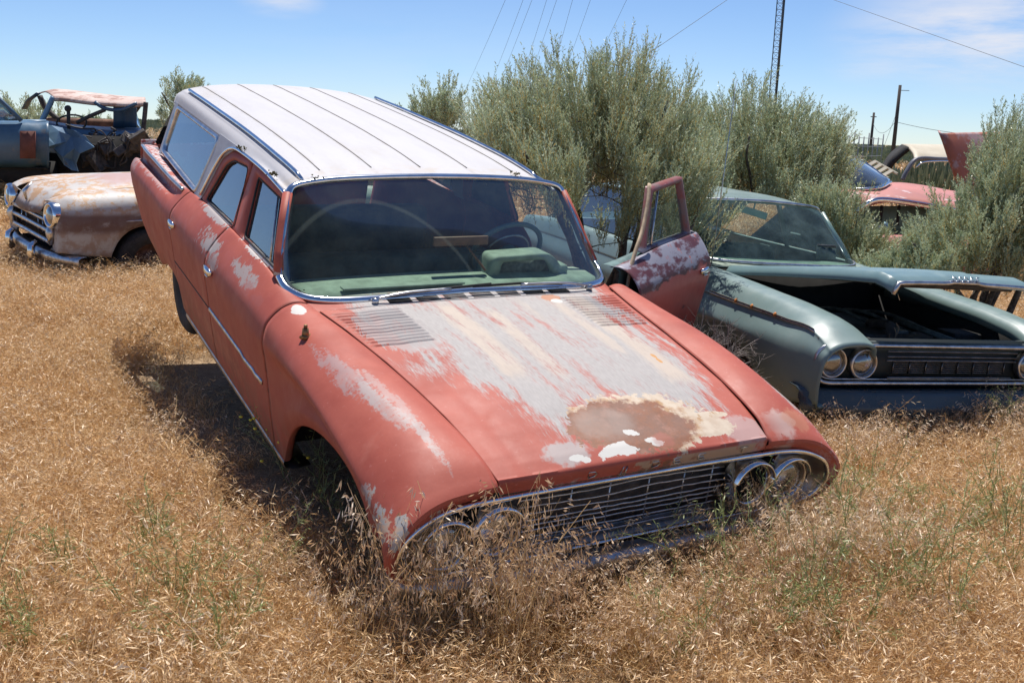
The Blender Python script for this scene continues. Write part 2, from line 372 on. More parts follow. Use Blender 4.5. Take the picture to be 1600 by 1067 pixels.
def make_body_mat():
    m = Mat('weathered_red_body_paint'); x, y, z = m.x, m.y, m.z
    c = red_base(m)
    st = m.noise(1, 6, .65, sx=30, sy=5, sz=12, seed=3.1); f = m.noise(60, 5, .65, seed=.5); w3 = m.noise(30, 5, .6, seed=8.5); w2 = m.noise(11, 5, .6, seed=1.3)
    top = z.step(.80, .86)
    left = x.step(-.5, -.6)
    k = (st - .5) * 4.6 + (f - .5) * 4.0 + .25
    def e(cx, cy, rx, ry, rot=0., amt=.85, col=GREY, soft=.5, mask=top, kk=k):
        nonlocal c
        c = m.mix(m.ell(cx, cy, rx, ry, kk, rot=rot, soft=soft) * amt * mask, c, col)
    e(-.885, .86, .043, .27, .10, .52, (.30, .295, .30)); e(-.845, .62, .035, .20, .18, .5)
    e(-.800, .60, .028, .33, .10, .45); e(-.772, .36, .022, .12, .05, .5)
    e(-.865, 1.54, .032, .055, 0, .95, WHITE, .1, top, (w3 - .5) * 1.5)
    # front corner of the near fender: tan and grey chips
    lowf = left * y.step(.42, .30)
    ch = ((w2 - .5) * 3.4 + (w3 - .5) * 2.6 + (z - .70).abs().step(.12, .02) * .8 + x.step(-.9, -1.0) * .4).step(1.15, 1.4)
    c = m.mix(ch * lowf, c, m.mix(w3.step(.4, .6), (.52, .36, .26), GREY))
    # far fender: pale scuffs along its outer edge
    right = x.step(.60, .72) * y.step(1.75, 1.6)
    sc = ((f - .5) * 3.0 + (st - .5) * 2.5 + x.step(.80, .95) * .8).step(.55, 1.1)
    c = m.mix(sc * right * .5, c, (.42, .30, .28))
    e(.905, .36, .06, .13, 0, .8, GREY, .6, right); e(.70, .19, .07, .06, 0, .7, (.50, .38, .34), .5, right, (w3 - .5) * 3); e(.80, .20, .07, .05, 0, .5, (.48, .22, .13), .5, right, (w3 - .5) * 3)
    # door patches, in the plane of the side
    def s(cy, cz, ry, rz, amt=.85, col=GREY, soft=.3, kk=None):
        nonlocal c
        kk = (w2 - .5) * 4.5 + (w3 - .5) * 4.0 + (f - .5) * 2.5 + .2 if kk is None else kk
        r = ((y - cy) * (1 / ry)).sq() + ((z - cz) * (1 / rz)).sq() + kk
        c = m.mix(r.step(1 + soft, 1 - soft) * amt * left, c, col)
    s(2.82, .935, .20, .055); s(2.62, .90, .10, .04, .6); s(2.15, .965, .22, .040, .8); s(2.02, .93, .06, .03, .5, (.36, .12, .10)); s(1.85, .93, .07, .02, .5, (.33, .10, .08))
    s(3.05, 1.035, .30, .022, .9, (.40, .38, .37), .2); s(2.15, 1.042, .34, .016, .95, (.50, .47, .45), .15)
    s(4.5, .96, .5, .03, .5, (.50, .42, .42)); s(5.2, .90, .22, .05, .5); s(2.6, .45, .5, .06, .35, (.50, .20, .12)); s(3.4, .5, .3, .08, .25, (.42, .16, .10))
    qp = y.step(3.75, 3.85) * z.step(1.0, 1.02); c = m.mix(qp * (w3 + w2 * .6).step(.72, .86) * .8, c, (.55, .54, .56))
    dirt = z.step(.62, .30) * (w2 * .7 + w3 * .3).step(.38, .62); c = m.mix(dirt * .55, c, (.20, .12, .075))
    c = m.mix((m.noise(1, 6, .7, sx=3, sy=3, sz=1.2, seed=21) - .5).step(.04, .2) * .30, c, (.50, .22, .17))
    seam = ((y - 1.617).abs().min((y - 2.747).abs())).min((y - 3.695).abs()).step(.028, .004) * w3.step(.45, .62); c = m.mix(seam * .6, c, (.16, .06, .035))
    # small pits of rust
    c = m.mix(m.noise(46, 3, .5, seed=12).step(.73, .76) * m.noise(3, 2, seed=2).step(.5, .6), c, (.22, .09, .05))
    # inner lip behind the chrome
    return red_finish(m, c)
hood_mat, body_mat = make_hood_mat(), make_body_mat()
def make_white_roof():
    m = Mat('chalky_white_roof_paint')
    n = m.noise(1, 6, .65, sx=9, sy=2, sz=3); c = m.mix(n.step(.4, .7) * .5, (.49, .478, .49), (.43, .415, .43))
    c = m.mix(m.noise(40, 5, .7, seed=3).step(.60, .75) * .4, c, (.34, .31, .28)); c = m.mix((m.noise(1, 6, .7, sx=2.5, sy=1.2, seed=31)).step(.50, .68) * .35, c, (.40, .36, .31)); c = m.mix(((m.x * (1 / .27)) - (m.x * (1 / .27))._m('ROUND')).abs().step(.09, .0) * m.noise(8, 5, .7, seed=17).step(.4, .6) * .4, c, (.30, .25, .20))
    fr = m.y.step(2.42, 2.2) * m.noise(14, 5, .6, seed=7).step(.45, .65)
    c = m.mix(fr * .6, c, (.45, .38, .30)); m.set('Base Color', c); m.set('Roughness', .55); m.set('Specular IOR Level', .3); return m.m
roof_mat = make_white_roof()
def make_side_white():
    m = Mat('faded_silver_white_side_paint')
    n = m.noise(1, 6, .6, sx=4, sy=4, sz=9); c = m.mix(n.step(.35, .7), (.44, .435, .46), (.34, .325, .35))
    c = m.mix(m.noise(26, 5, .7, seed=3).step(.60, .72) * .5, c, (.36, .30, .26)); m.set('Base Color', c); m.set('Roughness', .5); return m.m
sidewhite = make_side_white()
seam_m = simple('grimy_roof_seam', (.27, .25, .23), .8)
mint = simple('dusty_mint_dashboard', (.25, .31, .245), .8, 0, .25, 12)
mintp = simple('pale_mint_pod', (.24, .30, .24), .7, 0, .2, 12)
seat_m = simple('faded_teal_vinyl', (.08, .12, .12), .8, 0, .4, 9)
lichen = simple('dry_lichen', (.16, .14, .07), .95, 0, .5, 60)
tan_wood = simple('bleached_tan_strip', (.45, .34, .22), .8, 0, .3, 20)
# ================================================================ the red station wagon, in its own axes: x to the picture's right, y to the rear, z up; nose at y = 0
MW = np.array([[0.8726, -0.4838, 0.0676, 0.5077], [0.4884, 0.8621, -0.1349, 3.491], [0.007, 0.1507, 0.9885, -0.2553], [0, 0, 0, 1.0]])
wagon = empty('station_wagon', MW, label='faded red station wagon with a white roof, nose down in the dry grass', cat='car')

def XS(z): return .88 - .32 * (z - .97)             # half width of the window wall at height z
SY = [.07, .25, .5, .95, 1.3, 1.62, 2.0, 2.5, 3.2, 3.75, 4.05, 4.6, 5.08, 5.31]
ST = [  # (x, dy, z) inner edge ... bottom
 [(.605,.075,.812),(.70,.065,.812),(.80,.06,.802),(.885,.05,.775),(.955,.04,.722),(1.0,.035,.665),(1.012,.045,.605),(.992,.06,.545),(.95,.08,.495),(.90,.10,.465),(.84,.12,.445)],
 [(.62,0,.862),(.70,0,.872),(.79,0,.870),(.880,0,.838),(.952,0,.780),(.998,0,.705),(.982,0,.640),(.940,0,.585),(.915,0,.54),(.90,0,.50),(.87,0,.46)],
 [(.65,0,.905),(.73,0,.925),(.81,0,.922),(.885,0,.890),(.952,0,.835),(1.002,0,.765),(.960,0,.712),(.908,0,.655),(.90,0,.57),(.905,0,.48),(.89,0,.40)],
 [(.70,0,.945),(.78,0,.960),(.86,0,.955),(.920,0,.930),(.977,0,.882),(1.006,0,.828),(.962,0,.778),(.912,0,.72),(.91,0,.60),(.92,0,.45),(.91,0,.30)],
 [(.745,0,.960),(.80,0,.973),(.87,0,.965),(.925,0,.940),(.980,0,.890),(1.003,0,.830),(.980,0,.790),(.950,0,.735),(.948,0,.60),(.952,0,.45),(.935,0,.30)],
 [(.80,0,.975),(.84,0,.984),(.885,0,.978),(.935,0,.950),(.982,0,.895),(1.0,0,.825),(.998,0,.785),(.987,0,.72),(.972,0,.60),(.955,0,.45),(.93,0,.29)],
 [(.862,0,1.022),(.876,0,1.028),(.900,0,1.010),(.940,0,.965),(.985,0,.900),(1.0,0,.83),(1.0,0,.77),(.990,0,.70),(.975,0,.58),(.955,0,.43),(.93,0,.29)],
 [(.860,0,1.030),(.874,0,1.036),(.900,0,1.015),(.942,0,.968),(.986,0,.900),(1.002,0,.83),(1.0,0,.77),(.990,0,.70),(.975,0,.58),(.955,0,.43),(.93,0,.29)],
 [(.860,0,1.030),(.874,0,1.036),(.900,0,1.015),(.942,0,.968),(.986,0,.900),(1.002,0,.83),(1.0,0,.77),(.990,0,.70),(.975,0,.58),(.955,0,.43),(.93,0,.29)],
 [(.860,0,1.010),(.872,0,1.016),(.896,0,1.004),(.935,0,.965),(.985,0,.905),(1.002,0,.84),(1.0,0,.77),(.990,0,.70),(.975,0,.58),(.955,0,.43),(.93,0,.29)],
 [(.850,0,1.010),(.880,0,1.012),(.905,0,1.008),(.915,0,.950),(.965,0,.930),(1.003,0,.87),(1.003,0,.78),(.992,0,.70),(.975,0,.58),(.955,0,.43),(.93,0,.30)],
 [(.840,0,1.025),(.880,0,1.030),(.915,0,1.025),(.908,0,.930),(.958,0,.945),(1.004,0,.885),(1.006,0,.79),(.992,0,.70),(.975,0,.58),(.955,0,.44),(.93,0,.32)],
 [(.815,0,1.030),(.870,0,1.036),(.910,0,1.030),(.905,0,.925),(.955,0,.935),(1.0,0,.875),(1.0,0,.78),(.985,0,.70),(.965,0,.58),(.945,0,.46),(.92,0,.36)],
 [(.780,.02,1.00),(.840,.02,1.01),(.880,.03,1.00),(.885,.06,.90),(.930,.07,.90),(.965,.06,.84),(.965,.05,.76),(.95,.04,.68),(.93,.02,.58),(.91,.0,.48),(.89,0,.40)]]
def arch(y, c, a, b, z0):
    q = 1 - (abs(y - c) / a) ** 2.5
    return z0 + b * q ** (1 / 2.5) if q > 0 else 0.0
def bottom(y): return max(np.interp(y, [0, .2, .4, 1.5, 1.7, 3.6, 4.6, 5.5], [.46, .47, .48, .29, .285, .285, .40, .50]), arch(y, .955, .525, .50, .12), arch(y, 4.06, .44, .33, .10))
def side_grid(y0, y1, s, dense=.028, k0=0, k1=10, sub=5):
    n = max(3, int((y1 - y0) / dense) + 1); ys = np.linspace(y0, y1, n)
    for c, a in ((.955, .525), (4.06, .46)):          # extra rows where the wheel arch edge is steep
        for e in (-1, 1):
            ys = np.concatenate([ys, c + e * (a - np.array([.002, .006, .013, .024]))])
    ys = np.unique(ys[(ys >= y0 - 1e-9) & (ys <= y1 + 1e-9)])
    P = stations(ys, SY, ST); G = []
    for y, p in zip(ys, P):
        b = bottom(y) if y > .1 else p[10][2]
        q = p.copy(); z7, zb = p[7][2], p[10][2]
        for k in (8, 9, 10): q[k][2] = b + (p[k][2] - zb) * max(.02, (z7 - b)) / (z7 - zb)
        if b > z7 - .02:
            for k in (7, 8, 9, 10): q[k][2] = min(q[k][2], q[6][2] - .02 * (k - 6) / 4)
        q[:, 1] += y
        L = cr1(q, sub)[k0 * sub: k1 * sub + 1]
        if k1 == 10:                       # rolled flange along the bottom edge and wheel arch
            e = L[-1]; L = np.concatenate([L, [e + [-.004, 0, -.004], e + [-.022, 0, -.002], e + [-.035, 0, .012]]])
        G.append(mirror(L, s))
    return np.array(G)

# ---- hood
def hood_z(x, y, xe):
    u = abs(x) / xe
    z = np.interp(y, [.15, .17, .20, .25, .35, .45, .6, .8, 1.0, 1.25, 1.5, 1.62], [.813, .822, .835, .850, .877, .896, .918, .937, .950, .960, .967, .972])
    zs = np.interp(y, [.15, .20, .25, .35, .5, .7, .95, 1.3, 1.62], [.816, .833, .850, .876, .904, .925, .944, .960, .972])
    c = z + .010 * (1 - u ** 2) - .004 * math.exp(-((u - .80) / .05) ** 2)
    w = u ** 6
    return c * (1 - w) + zs * w
def seam_x(y): return float(np.interp(y, [.14, .25, .5, .95, 1.3, 1.62], [.605, .62, .65, .70, .745, .80]))
def build_hood():
    ys = np.concatenate([np.linspace(.15, .34, 24), np.linspace(.35, 1.09, 60), np.linspace(1.095, 1.505, 90), np.linspace(1.515, 1.53, 2)])
    us = np.linspace(-1, 1, 161); G = []
    front = [(.158, -.046), (.152, -.046), (.142, -.030), (.136, -.014), (.137, -.005), (.143, .001)]
    for yy, dz in [(.190, -.044)] + front:
        G.append([[u * (.605 - .004), yy, .816 + dz * 1.35] for u in us])
    for y in ys:
        xe = seam_x(y) - (.004 + .007 * (y - .15) / 1.4); row = []
        for u in us:
            x = u * xe; z = hood_z(x, y, xe)
            t0 = .30 + .14 * 0; ax = abs(x)
            if 1.10 < y < 1.50 and ax > .42 + (1.5 - y) * -.02 and ax < xe - .025:     # pressed louvre ribs
                ph = (y - 1.10) / .4 * 12; f = ph - math.floor(ph)
                z += .007 * max(0, math.sin(math.pi * min(1, f / .55))) if f < .55 else 0
            row.append([x, y, z])
        G.append(row)
    m = MB(); m.grid(np.array(G)); h = m.build('hood', hood_mat, wagon, solid=.004, auto=38); return h
hood = build_hood()
# cowl panel behind the hood with its dark air slots
m = MB(); G = []
for y in np.linspace(1.537, 1.68, 8):
    xe = .80 + (y - 1.54) * .1
    G.append([[u * xe, y, .967 + (y - 1.53) * .10 - .012 * u ** 4 + .008 * (1 - u * u)] for u in np.linspace(-1, 1, 60)])
m.grid(np.array(G)); cowl = m.build('cowl_panel', hood_mat, wagon, solid=.003)
m = MB()
for i in range(7):
    x0 = -.44 + i * .142
    for j in range(5): m.box((x0 + .06, 1.556 + j * .013, .977 + j * .0014), (.112, .0055, .004))
m.build('air_slots', dark_m, cowl)
# ---- fenders, doors and quarter panels
DY = {'f0': 1.622, 'f1': 2.742, 'r0': 2.752, 'r1': 3.69}
fender = {}
for s in (-1, 1):
    m = MB(); G = side_grid(.07, 1.612, s)
    # rolled nose band around the lamp opening
    rim = G[0]; inner = np.array([(.605,.155,.748),(.70,.15,.746),(.79,.14,.736),(.862,.125,.713),(.922,.115,.677),(.955,.115,.628),(.960,.12,.582),(.942,.13,.538),(.905,.14,.502),(.87,.15,.482),(.83,.16,.470)])
    inner = mirror(cr1(inner, 5), s); k = min(len(rim), len(inner)); rim, inner = rim[:k], inner[:k]
    cen = np.array([0, 0, .61]); out = []
    for t in (0., .18, .4, .7, 1.0):
        p = rim * (1 - t) + inner * t; p[:, 1] = rim[:, 1] - .018 * math.sin(math.pi * min(1, t * 1.6)) + (inner[:, 1] - rim[:, 1]) * t ** 2.2; out.append(p)
    m.grid(np.array(out[::-1])); m.grid(G)
    fender[s] = m.build('front_fender', body_mat, wagon, solid=.004, auto=38)
def trim_line(s, ys, z, w=.011, out=.006):
    P = []
    for y in ys:
        p = stations([y], SY, ST)[0]; q = cr1(p, 12); i = np.argmin(np.abs(q[:, 2] - (z(y) if callable(z) else z)) + (q[:, 0] < .9) * 9); P.append([s * (q[i, 0] + out * .4), y, q[i, 2]])
    return np.array(P)
def door_handle(parent, s, y, z):
    x = s * (float(np.interp(z, [.72, .83, .9], [.998, 1.005, .99])))
    m = MB(); m.tube([[x + s * .002, y - .065, z], [x + s * .012, y - .05, z], [x + s * .016, y, z + .002], [x + s * .012, y + .05, z], [x + s * .002, y + .065, z]], [.011, .019, .021, .019, .011], 12, flat=(.6, 1.05), up=(0, 0, 1))
    h = m.build('handle', chrome, parent)
    m = MB(); m.box((x + s * .016, y, z - .026), (.012, .06, .006)); m.build('push_button', chrome, h)
    return h
def side_poly(parent, name, mat, pts, s, off=0.0, solid=.012, r=.02, holes=None):
    P = rpoly(pts, r) if r else np.array(pts); bm = bmesh.new()
    vs = [bm.verts.new((s * (XS(z) + off), y, z)) for y, z in P]
    bm.faces.new(vs); bmesh.ops.triangulate(bm, faces=bm.faces); bmesh.ops.recalc_face_normals(bm, faces=bm.faces)
    me = bpy.data.meshes.new(name); bm.to_mesh(me); bm.free(); me.materials.append(mat)
    o = bpy.data.objects.new(name, me); COL.objects.link(o); o.parent = parent
    if solid: q = o.modifiers.new('s', 'SOLIDIFY'); q.thickness = solid; q.offset = 0
    return o
def side_frame(parent, name, mat, outer, inner, s, ro=.02, ri=.02, thick=.022, off=0.0, bulge=.006):
    A, B = rpoly(outer, ro), rpoly(inner, ri); rows = []
    for t, d in ((0, -thick), (0, 0), (.5, bulge), (1, 0), (1, -thick)):
        P = A * (1 - t) + B * t; rows.append([[s * (XS(z) + off + d), y, z] for y, z in P])
    m = MB(); m.grid(np.array(rows), cv=True); return m.build(name, mat, parent)
def loop_yz(pts, s, off=0.0, r=.02): return np.array([[s * (XS(z) + off), y, z] for y, z in rpoly(pts, r)])

FW_IN = [(1.955, 1.045), (2.50, 1.048), (2.59, 1.335), (2.16, 1.318)]            # front door glass
FW_OUT = [(1.86, 1.022), (2.735, 1.022), (2.735, 1.385), (2.13, 1.362)]
RW_IN = [(2.70, 1.048), (3.36, 1.045), (3.19, 1.28), (3.08, 1.325), (2.80, 1.343)]
RW_OUT = [(2.755, 1.022), (3.47, 1.010), (3.30, 1.30), (3.14, 1.372), (2.755, 1.387)]
CG_IN = [(3.655, 1.045), (4.73, 1.085), (4.70, 1.365), (3.535, 1.362)]
CG_OUT = [(3.615, 1.020), (4.775, 1.062), (4.735, 1.388), (3.49, 1.388)]
def tension(o):
    return o
def closed_door(s, front, label=None):
    y0, y1 = (DY['f0'], DY['f1']) if front else (DY['r0'], DY['r1'])
    m = MB(); G = side_grid(y0, y1, s); m.grid(G); d = m.build('front_door' if front else 'rear_door', body_mat, wagon, solid=.006)
    out, inn = (FW_OUT, FW_IN) if front else (RW_OUT, RW_IN)
    fr = side_frame(d, 'window_frame', body_mat, out, inn, s, .03 if front else .05, .02 if front else .035)
    side_poly(d, 'window_glass', side_glass, inn, s, -.012, 0, .02 if front else .035)
    m = MB(); m.tube(loop_yz(inn, s, -.002, .02 if front else .035), .006, 6, True, mat=0); m.build('weatherstrip', rubber, d)
    if front:
        m = MB(); m.tube([[s * (XS(1.045) - .004), 2.04, 1.047], [s * (XS(1.32) - .004), 2.235, 1.32]], .006, 6); m.build('vent_bar', chrome_dull, d)
        side_poly(d, 'centre_post', body_mat, [(2.60, 1.03), (2.735, 1.03), (2.735, 1.38), (2.60, 1.36)], s, -.004, .01, 0)
    door_handle(d, s, 2.63 if front else 3.60, .842 if front else .848)
    if s < 0 and front:
        P = trim_line(s, np.linspace(1.70, 2.735, 30), lambda y: .577 + .004 * y)
        m = MB(); m.tube(P, .013, 8, flat=(.5, 1), up=(0, 0, 1)); m.build('side_spear', chrome_dull, d)
    if s < 0 and not front:
        P = trim_line(s, np.linspace(2.76, 3.68, 30), lambda y: .590 + .004 * (y - 2.7)); m = MB(); m.tube(P, .004, 6, flat=(.3, 1), up=(0, 0, 1)); m.build('bare_trim_channel', steel_dark, d)
    return d
closed_door(-1, True); closed_door(-1, False); closed_door(1, False)
for s in (-1, 1):
    m = MB(); G = side_grid(3.70, 5.31, s); m.grid(G); q = m.build('quarter_panel', body_mat, wagon, solid=.004)
    P = [[s * (p[2][0] + .004), y + p[2][1], p[2][2] + .002] for y in np.linspace(3.80, 5.30, 40) for p in stations([y], SY, ST)]
    m = MB(); m.tube(P, .012, 8); m.build('fin_trim', chrome_dull, q)
    # rocker sill
    m = MB(); G = [[[s * x, y, z] for x, z in ((.925, .285), (.93, .262), (.92, .238), (.88, .228), (.80, .24))] for y in np.linspace(1.50, 3.60, 12)]
    m.grid(np.array(G)); m.build('rocker_sill', steel_dark if s > 0 else alu, wagon, solid=.006)
# ---- windscreen
bot_h = np.array([(0, 1.632, .985), (.30, 1.618, .982), (.55, 1.612, .980), (.70, 1.630, .980), (.80, 1.685, .985), (.85, 1.78, 1.0), (.860, 1.86, 1.03)])
top_h = np.array([(.762, 2.085, 1.350), (.735, 2.112, 1.388), (.66, 2.135, 1.405), (.5, 2.15, 1.420), (.25, 2.15, 1.430), (0, 2.148, 1.434)])
half = np.concatenate([cr1(bot_h, 6), cr1(np.array([(.860, 1.86, 1.03), (.838, 1.935, 1.12), (.800, 2.01, 1.24), (.762, 2.085, 1.350)]), 5)[1:-1], cr1(top_h, 6)])
full = np.concatenate([mirror(half, -1)[::-1][:-1][::-1][1:][::-1] if False else mirror(half, -1)[1:-1][::-1] * 1.0, half])
def glass_between(name, mat, parent, bot, top, n=10, bulge=.02, inset=.985):
    B, T = cr1(bot, 8), cr1(top, 8); k = 60
    def res(C): 
        d = np.r_[0, np.cumsum(np.linalg.norm(np.diff(C, axis=0), axis=1))]; t = np.linspace(0, d[-1], k); return np.stack([np.interp(t, d, C[:, i]) for i in range(3)], 1)
    B, T = res(B), res(T); G = []
    for t in np.linspace(0, 1, n): G.append(B * (1 - t) + T * t + np.array([0, -1, .6]) * bulge * math.sin(math.pi * t))
    m = MB(); m.grid(np.array(G)); return m.build(name, mat, parent)
B = np.concatenate([mirror(bot_h, -1)[::-1][:-1], bot_h]); T = np.concatenate([mirror(top_h[::-1], -1)[::-1][:-1] , top_h[::-1]])
T = np.concatenate([mirror(top_h, -1)[:-1], top_h[::-1]])
ws = glass_between('windscreen', windscreen_glass, wagon, B * [.995, 1, 1], T * [.995, 1, 1])
m = MB(); m.tube(full, .019, 10, True, flat=(1.0, .75)); m.build('windscreen_trim', chrome, wagon)
m = MB(); m.tube(full * [.972, 1, 1] + [0, .004, 0], .012, 8, True); m.build('windscreen_gasket', rubber, wagon)
# wipe arc left on the dirty glass is in the dust; the two wipers lie on the lower edge
def wiper(base, tip, blade):
    m = MB(); base, tip = np.array(base), np.array(tip)
    m.tube([base + [0, 0, -.02], base + [0, 0, .012]], .016, 10); m.tube(cr1([base + [0, 0, .008], base * .6 + tip * .4 + [0, -.006, .018], tip], 6), .0065, 8)
    w = m.build('wiper', chrome_dull, wagon)
    b = MB(); b.tube(np.array(blade), .006, 6, flat=(.6, 1.2)); b.build('wiper_blade', rubber, w); return w
wiper((-.50, 1.575, .985), (-.12, 1.585, 1.018), [(-.42, 1.590, 1.000), (-.12, 1.592, 1.020), (.10, 1.600, 1.026)])
wiper((.66, 1.585, .985), (.26, 1.590, 1.018), [(.00, 1.596, 1.020), (.26, 1.596, 1.022), (.50, 1.592, 1.008)])
# ---- roof
RYS = [2.15, 2.45, 3.0, 3.9, 4.5, 4.86, 4.95]
RT = [[(0, z), (.28, z - .003), (.5, z - .014), (a, b), (.70, b - .018), (.728, b - .042), (c, d)] for z, a, b, c, d in
      ((1.434, .64, 1.404, .752, 1.366), (1.462, .655, 1.430, .752, 1.384), (1.492, .665, 1.456, .750, 1.388), (1.512, .665, 1.474, .748, 1.390), (1.516, .66, 1.480, .748, 1.390), (1.510, .655, 1.476, .748, 1.380), (1.500, .65, 1.466, .742, 1.36))]
ys = np.linspace(2.15, 4.87, 70); R = stations(ys, RYS, RT); G = []
for y, p in zip(ys, R):
    h = cr1(p, 6); bow = lambda x: 0.0
    row = [[-x, y, z] for x, z in h[::-1][:-1]] + [[x, y, z] for x, z in h]; G.append(row)
G = np.array(G)
for i, y in enumerate(ys): G[i, :, 1] += np.clip((y - 4.2) / .7, 0, 1) * .22 * (1 - (G[i, :, 0] / .7) ** 2).clip(0)
m = MB(); m.grid(G); roof = m.build('roof', [roof_mat, dark_m], wagon, solid=.01, inner=True)
def roof_z(x, y):
    p = stations([y], RYS, RT)[0]; h = cr1(p, 8); return float(np.interp(abs(x), h[:, 0], h[:, 1]))
m = MB()
for x in (-.54, -.27, 0, .27, .54):
    P = [[x, y + np.clip((y - 4.2) / .7, 0, 1) * .22 * (1 - (x / .7) ** 2), roof_z(x, y) + .0015] for y in np.linspace(2.30, 4.84, 40)]
    m.tube(P, .0028, 6, flat=(1.1, .9))
m.build('roof_seams', seam_m, roof)
for s in (-1, 1):
    P = [[s * (.672 if y > 2.6 else .672 - (2.6 - y) * .03), y, roof_z(.672, y) + .014] for y in np.linspace(2.20, 4.70, 30)]
    P[0][2] -= .012
    m = MB(); m.tube(P, .012, 8, flat=(.9, 1.0)); m.build('roof_rail', chrome, wagon)
    # pillars of the window wall
    side_poly(wagon, 'rear_pillar', sidewhite, [(3.50, 1.00), (3.62, 1.00), (3.645, 1.04), (3.505, 1.365), (3.50, 1.40), (3.0, 1.40), (3.14, 1.372), (3.30, 1.30), (3.46, 1.03)], s, -.002, .012, 0)
    side_poly(wagon, 'tail_pillar', sidewhite, [(4.75, 1.05), (4.80, 1.04), (4.82, 1.06), (4.80, 1.40), (4.70, 1.40)], s, -.002, .012, 0)
    f = side_frame(wagon, 'cargo_window_frame', chrome_dull, CG_OUT, CG_IN, s, .05, .05, .015, .004)
    side_poly(f, 'cargo_glass', side_glass, CG_IN, s, -.010, 0, .05)
    # drip moulding over the doors
    D = cr1([(2.10, 1.358), (2.5, 1.386), (2.9, 1.394), (3.13, 1.384), (3.27, 1.335), (3.37, 1.23), (3.47, 1.05)], 8)
    m = MB(); m.tube([[s * (XS(z) + .012), y, z] for y, z in D], .010, 8); m.build('drip_moulding', chrome, wagon)
    m = MB(); G = [[[s * (XS(z0) + o), y, z0] for (z0, o) in ((1.36, -.01), (1.40, -.004))] for y in np.linspace(2.0, 4.97, 10)]
    m.tube([[s * .858, 1.87, 1.03], [s * .836, 1.945, 1.12], [s * .798, 2.02, 1.24], [s * .756, 2.10, 1.36]], .026, 8, flat=(1, 1)); m.build('windscreen_pillar', body_mat, wagon)
# lichen crumbs on the mouldings
rng = random.Random(4)
def crumbs(P, n, r=.008, spread=.02):
    m = MB()
    for i in range(n):
        c = np.array(P[rng.randrange(len(P))]) + np.array([rng.gauss(0, spread * .6), rng.gauss(0, spread), rng.gauss(.004, .004)])
        a = np.array([[rng.gauss(0, 1) for _ in range(3)] for _ in range(6)]); a = a / np.linalg.norm(a, axis=1)[:, None] * r * rng.uniform(.5, 1.2)
        m.add(a + c, [(0, 1, 2), (0, 2, 3), (3, 4, 5), (1, 2, 4), (0, 4, 5), (1, 3, 5)])
    return m
for P_, n_ in (([(-.762, 2.34, 1.40)], 26), ([(-.757, 2.99, 1.412)], 26), ([(-.6, 2.16, 1.42)], 14), ([(-.81, 1.72, .993)], 22), ([(.5, 2.16, 1.44)], 16)): crumbs(P_, n_).build('lichen_patch', lichen, wagon)
# ---- tailgate, floor and inner shell
m = MB(); G = [[[u * XS(z) * .985, 4.84 + .75 * (1.40 - z) + .16 * (1 - u * u), z] for u in np.linspace(-1, 1, 16)] for z in np.linspace(1.05, 1.42, 5)]
m.grid(np.array(G)); tg = m.build('rear_window', side_glass, wagon)
m = MB(); G = [[[u * (.86 + .04 * math.sin(3 * (z - .4))), 5.33 + .08 * (1 - u * u) - .25 * max(0, z - .95), z] for u in np.linspace(-1, 1, 16)] for z in np.linspace(.36, 1.05, 8)]
m.grid(np.array(G)); m.build('tailgate', body_mat, wagon, solid=.01)
m = MB()
m.box((0, 3.4, .335), (1.62, 3.5, .02)); m.box((0, 1.62, .62), (1.7, .02, .62)); m.box((0, 4.85, .55), (1.5, .8, .02))
for s in (-1, 1): m.box((s * .70, .95, .55), (.02, 1.3, .44)); m.box((s * .70, 4.06, .52), (.02, 1.05, .40)); m.box((s * .44, 2.4, .27), (.09, 4.2, .10))
m.box((0, .34, .55), (1.40, .02, .40)); m.box((0, 4.06, .30), (1.35, .10, .10))
m.build('underbody', dark_m, wagon)
m = MB()
m.box((0, 2.75, .62), (1.42, .18, .50)); m.box((0, 2.45, .52), (1.42, .55, .22)); m.box((0, 3.75, .66), (1.42, .16, .50)); m.box((0, 3.45, .52), (1.42, .5, .2))
m.build('bench_seats', seat_m, wagon, bev=.05)
m = MB(); G = []
for y, z in ((1.66, .965), (1.75, .985), (1.85, .99), (1.97, .975), (2.02, .94), (2.03, .85), (2.0, .72)):
    G.append([[u * .80, y + .04 * (1 - u * u) * (-1 if y < 1.7 else 1) * 0 + .0, z + .012 * (1 - u * u)] for u in np.linspace(-1, 1, 24)])
m.grid(np.array(G)); dash = m.build('dashboard', mint, wagon, solid=.01)
# instrument pod: a rounded hood over a ribbed face that looks forward through the glass
m = MB(); prof = rpoly([(.20, .985), (.22, 1.09), (.56, 1.10), (.66, .985)], [.0, .03, .05, .0]); prof_in = rpoly([(.255, .990), (.27, 1.065), (.53, 1.07), (.58, .990)], [.0, .02, .03, .0])
def pr(P, y, k=1.0): return [[(x - .43) * k + .43, y, (z - .985) * k + .985] for x, z in P]
m.grid(np.array([pr(prof_in, 1.86), pr(prof_in, 1.815), pr(prof, 1.81), pr(prof, 1.84, 1.02), pr(prof, 1.95, 1.0), pr(prof, 2.0, .8)])); pod = m.build('instrument_pod', mintp, dash, bev=0)
m = MB(); m.grid(np.array([pr(prof_in, 1.845)[0:1] * 1, pr(prof_in, 1.845)[-1:]])) if False else m.box((.425, 1.85, 1.022), (.31, .012, .075)); m.build('pod_face', simple('grey_gauge_face', (.10, .12, .12), .6, 0, .5, 40), pod)
m = MB(); m.box((-.30, 1.72, 1.004), (.62, .05, .010)); m.build('curled_dash_trim', mintp, dash, bev=.004)
m = MB(); m.box((.62, 1.86, 1.01), (.10, .1, .05)); m.build('dash_end_cap', mintp, dash, bev=.015)
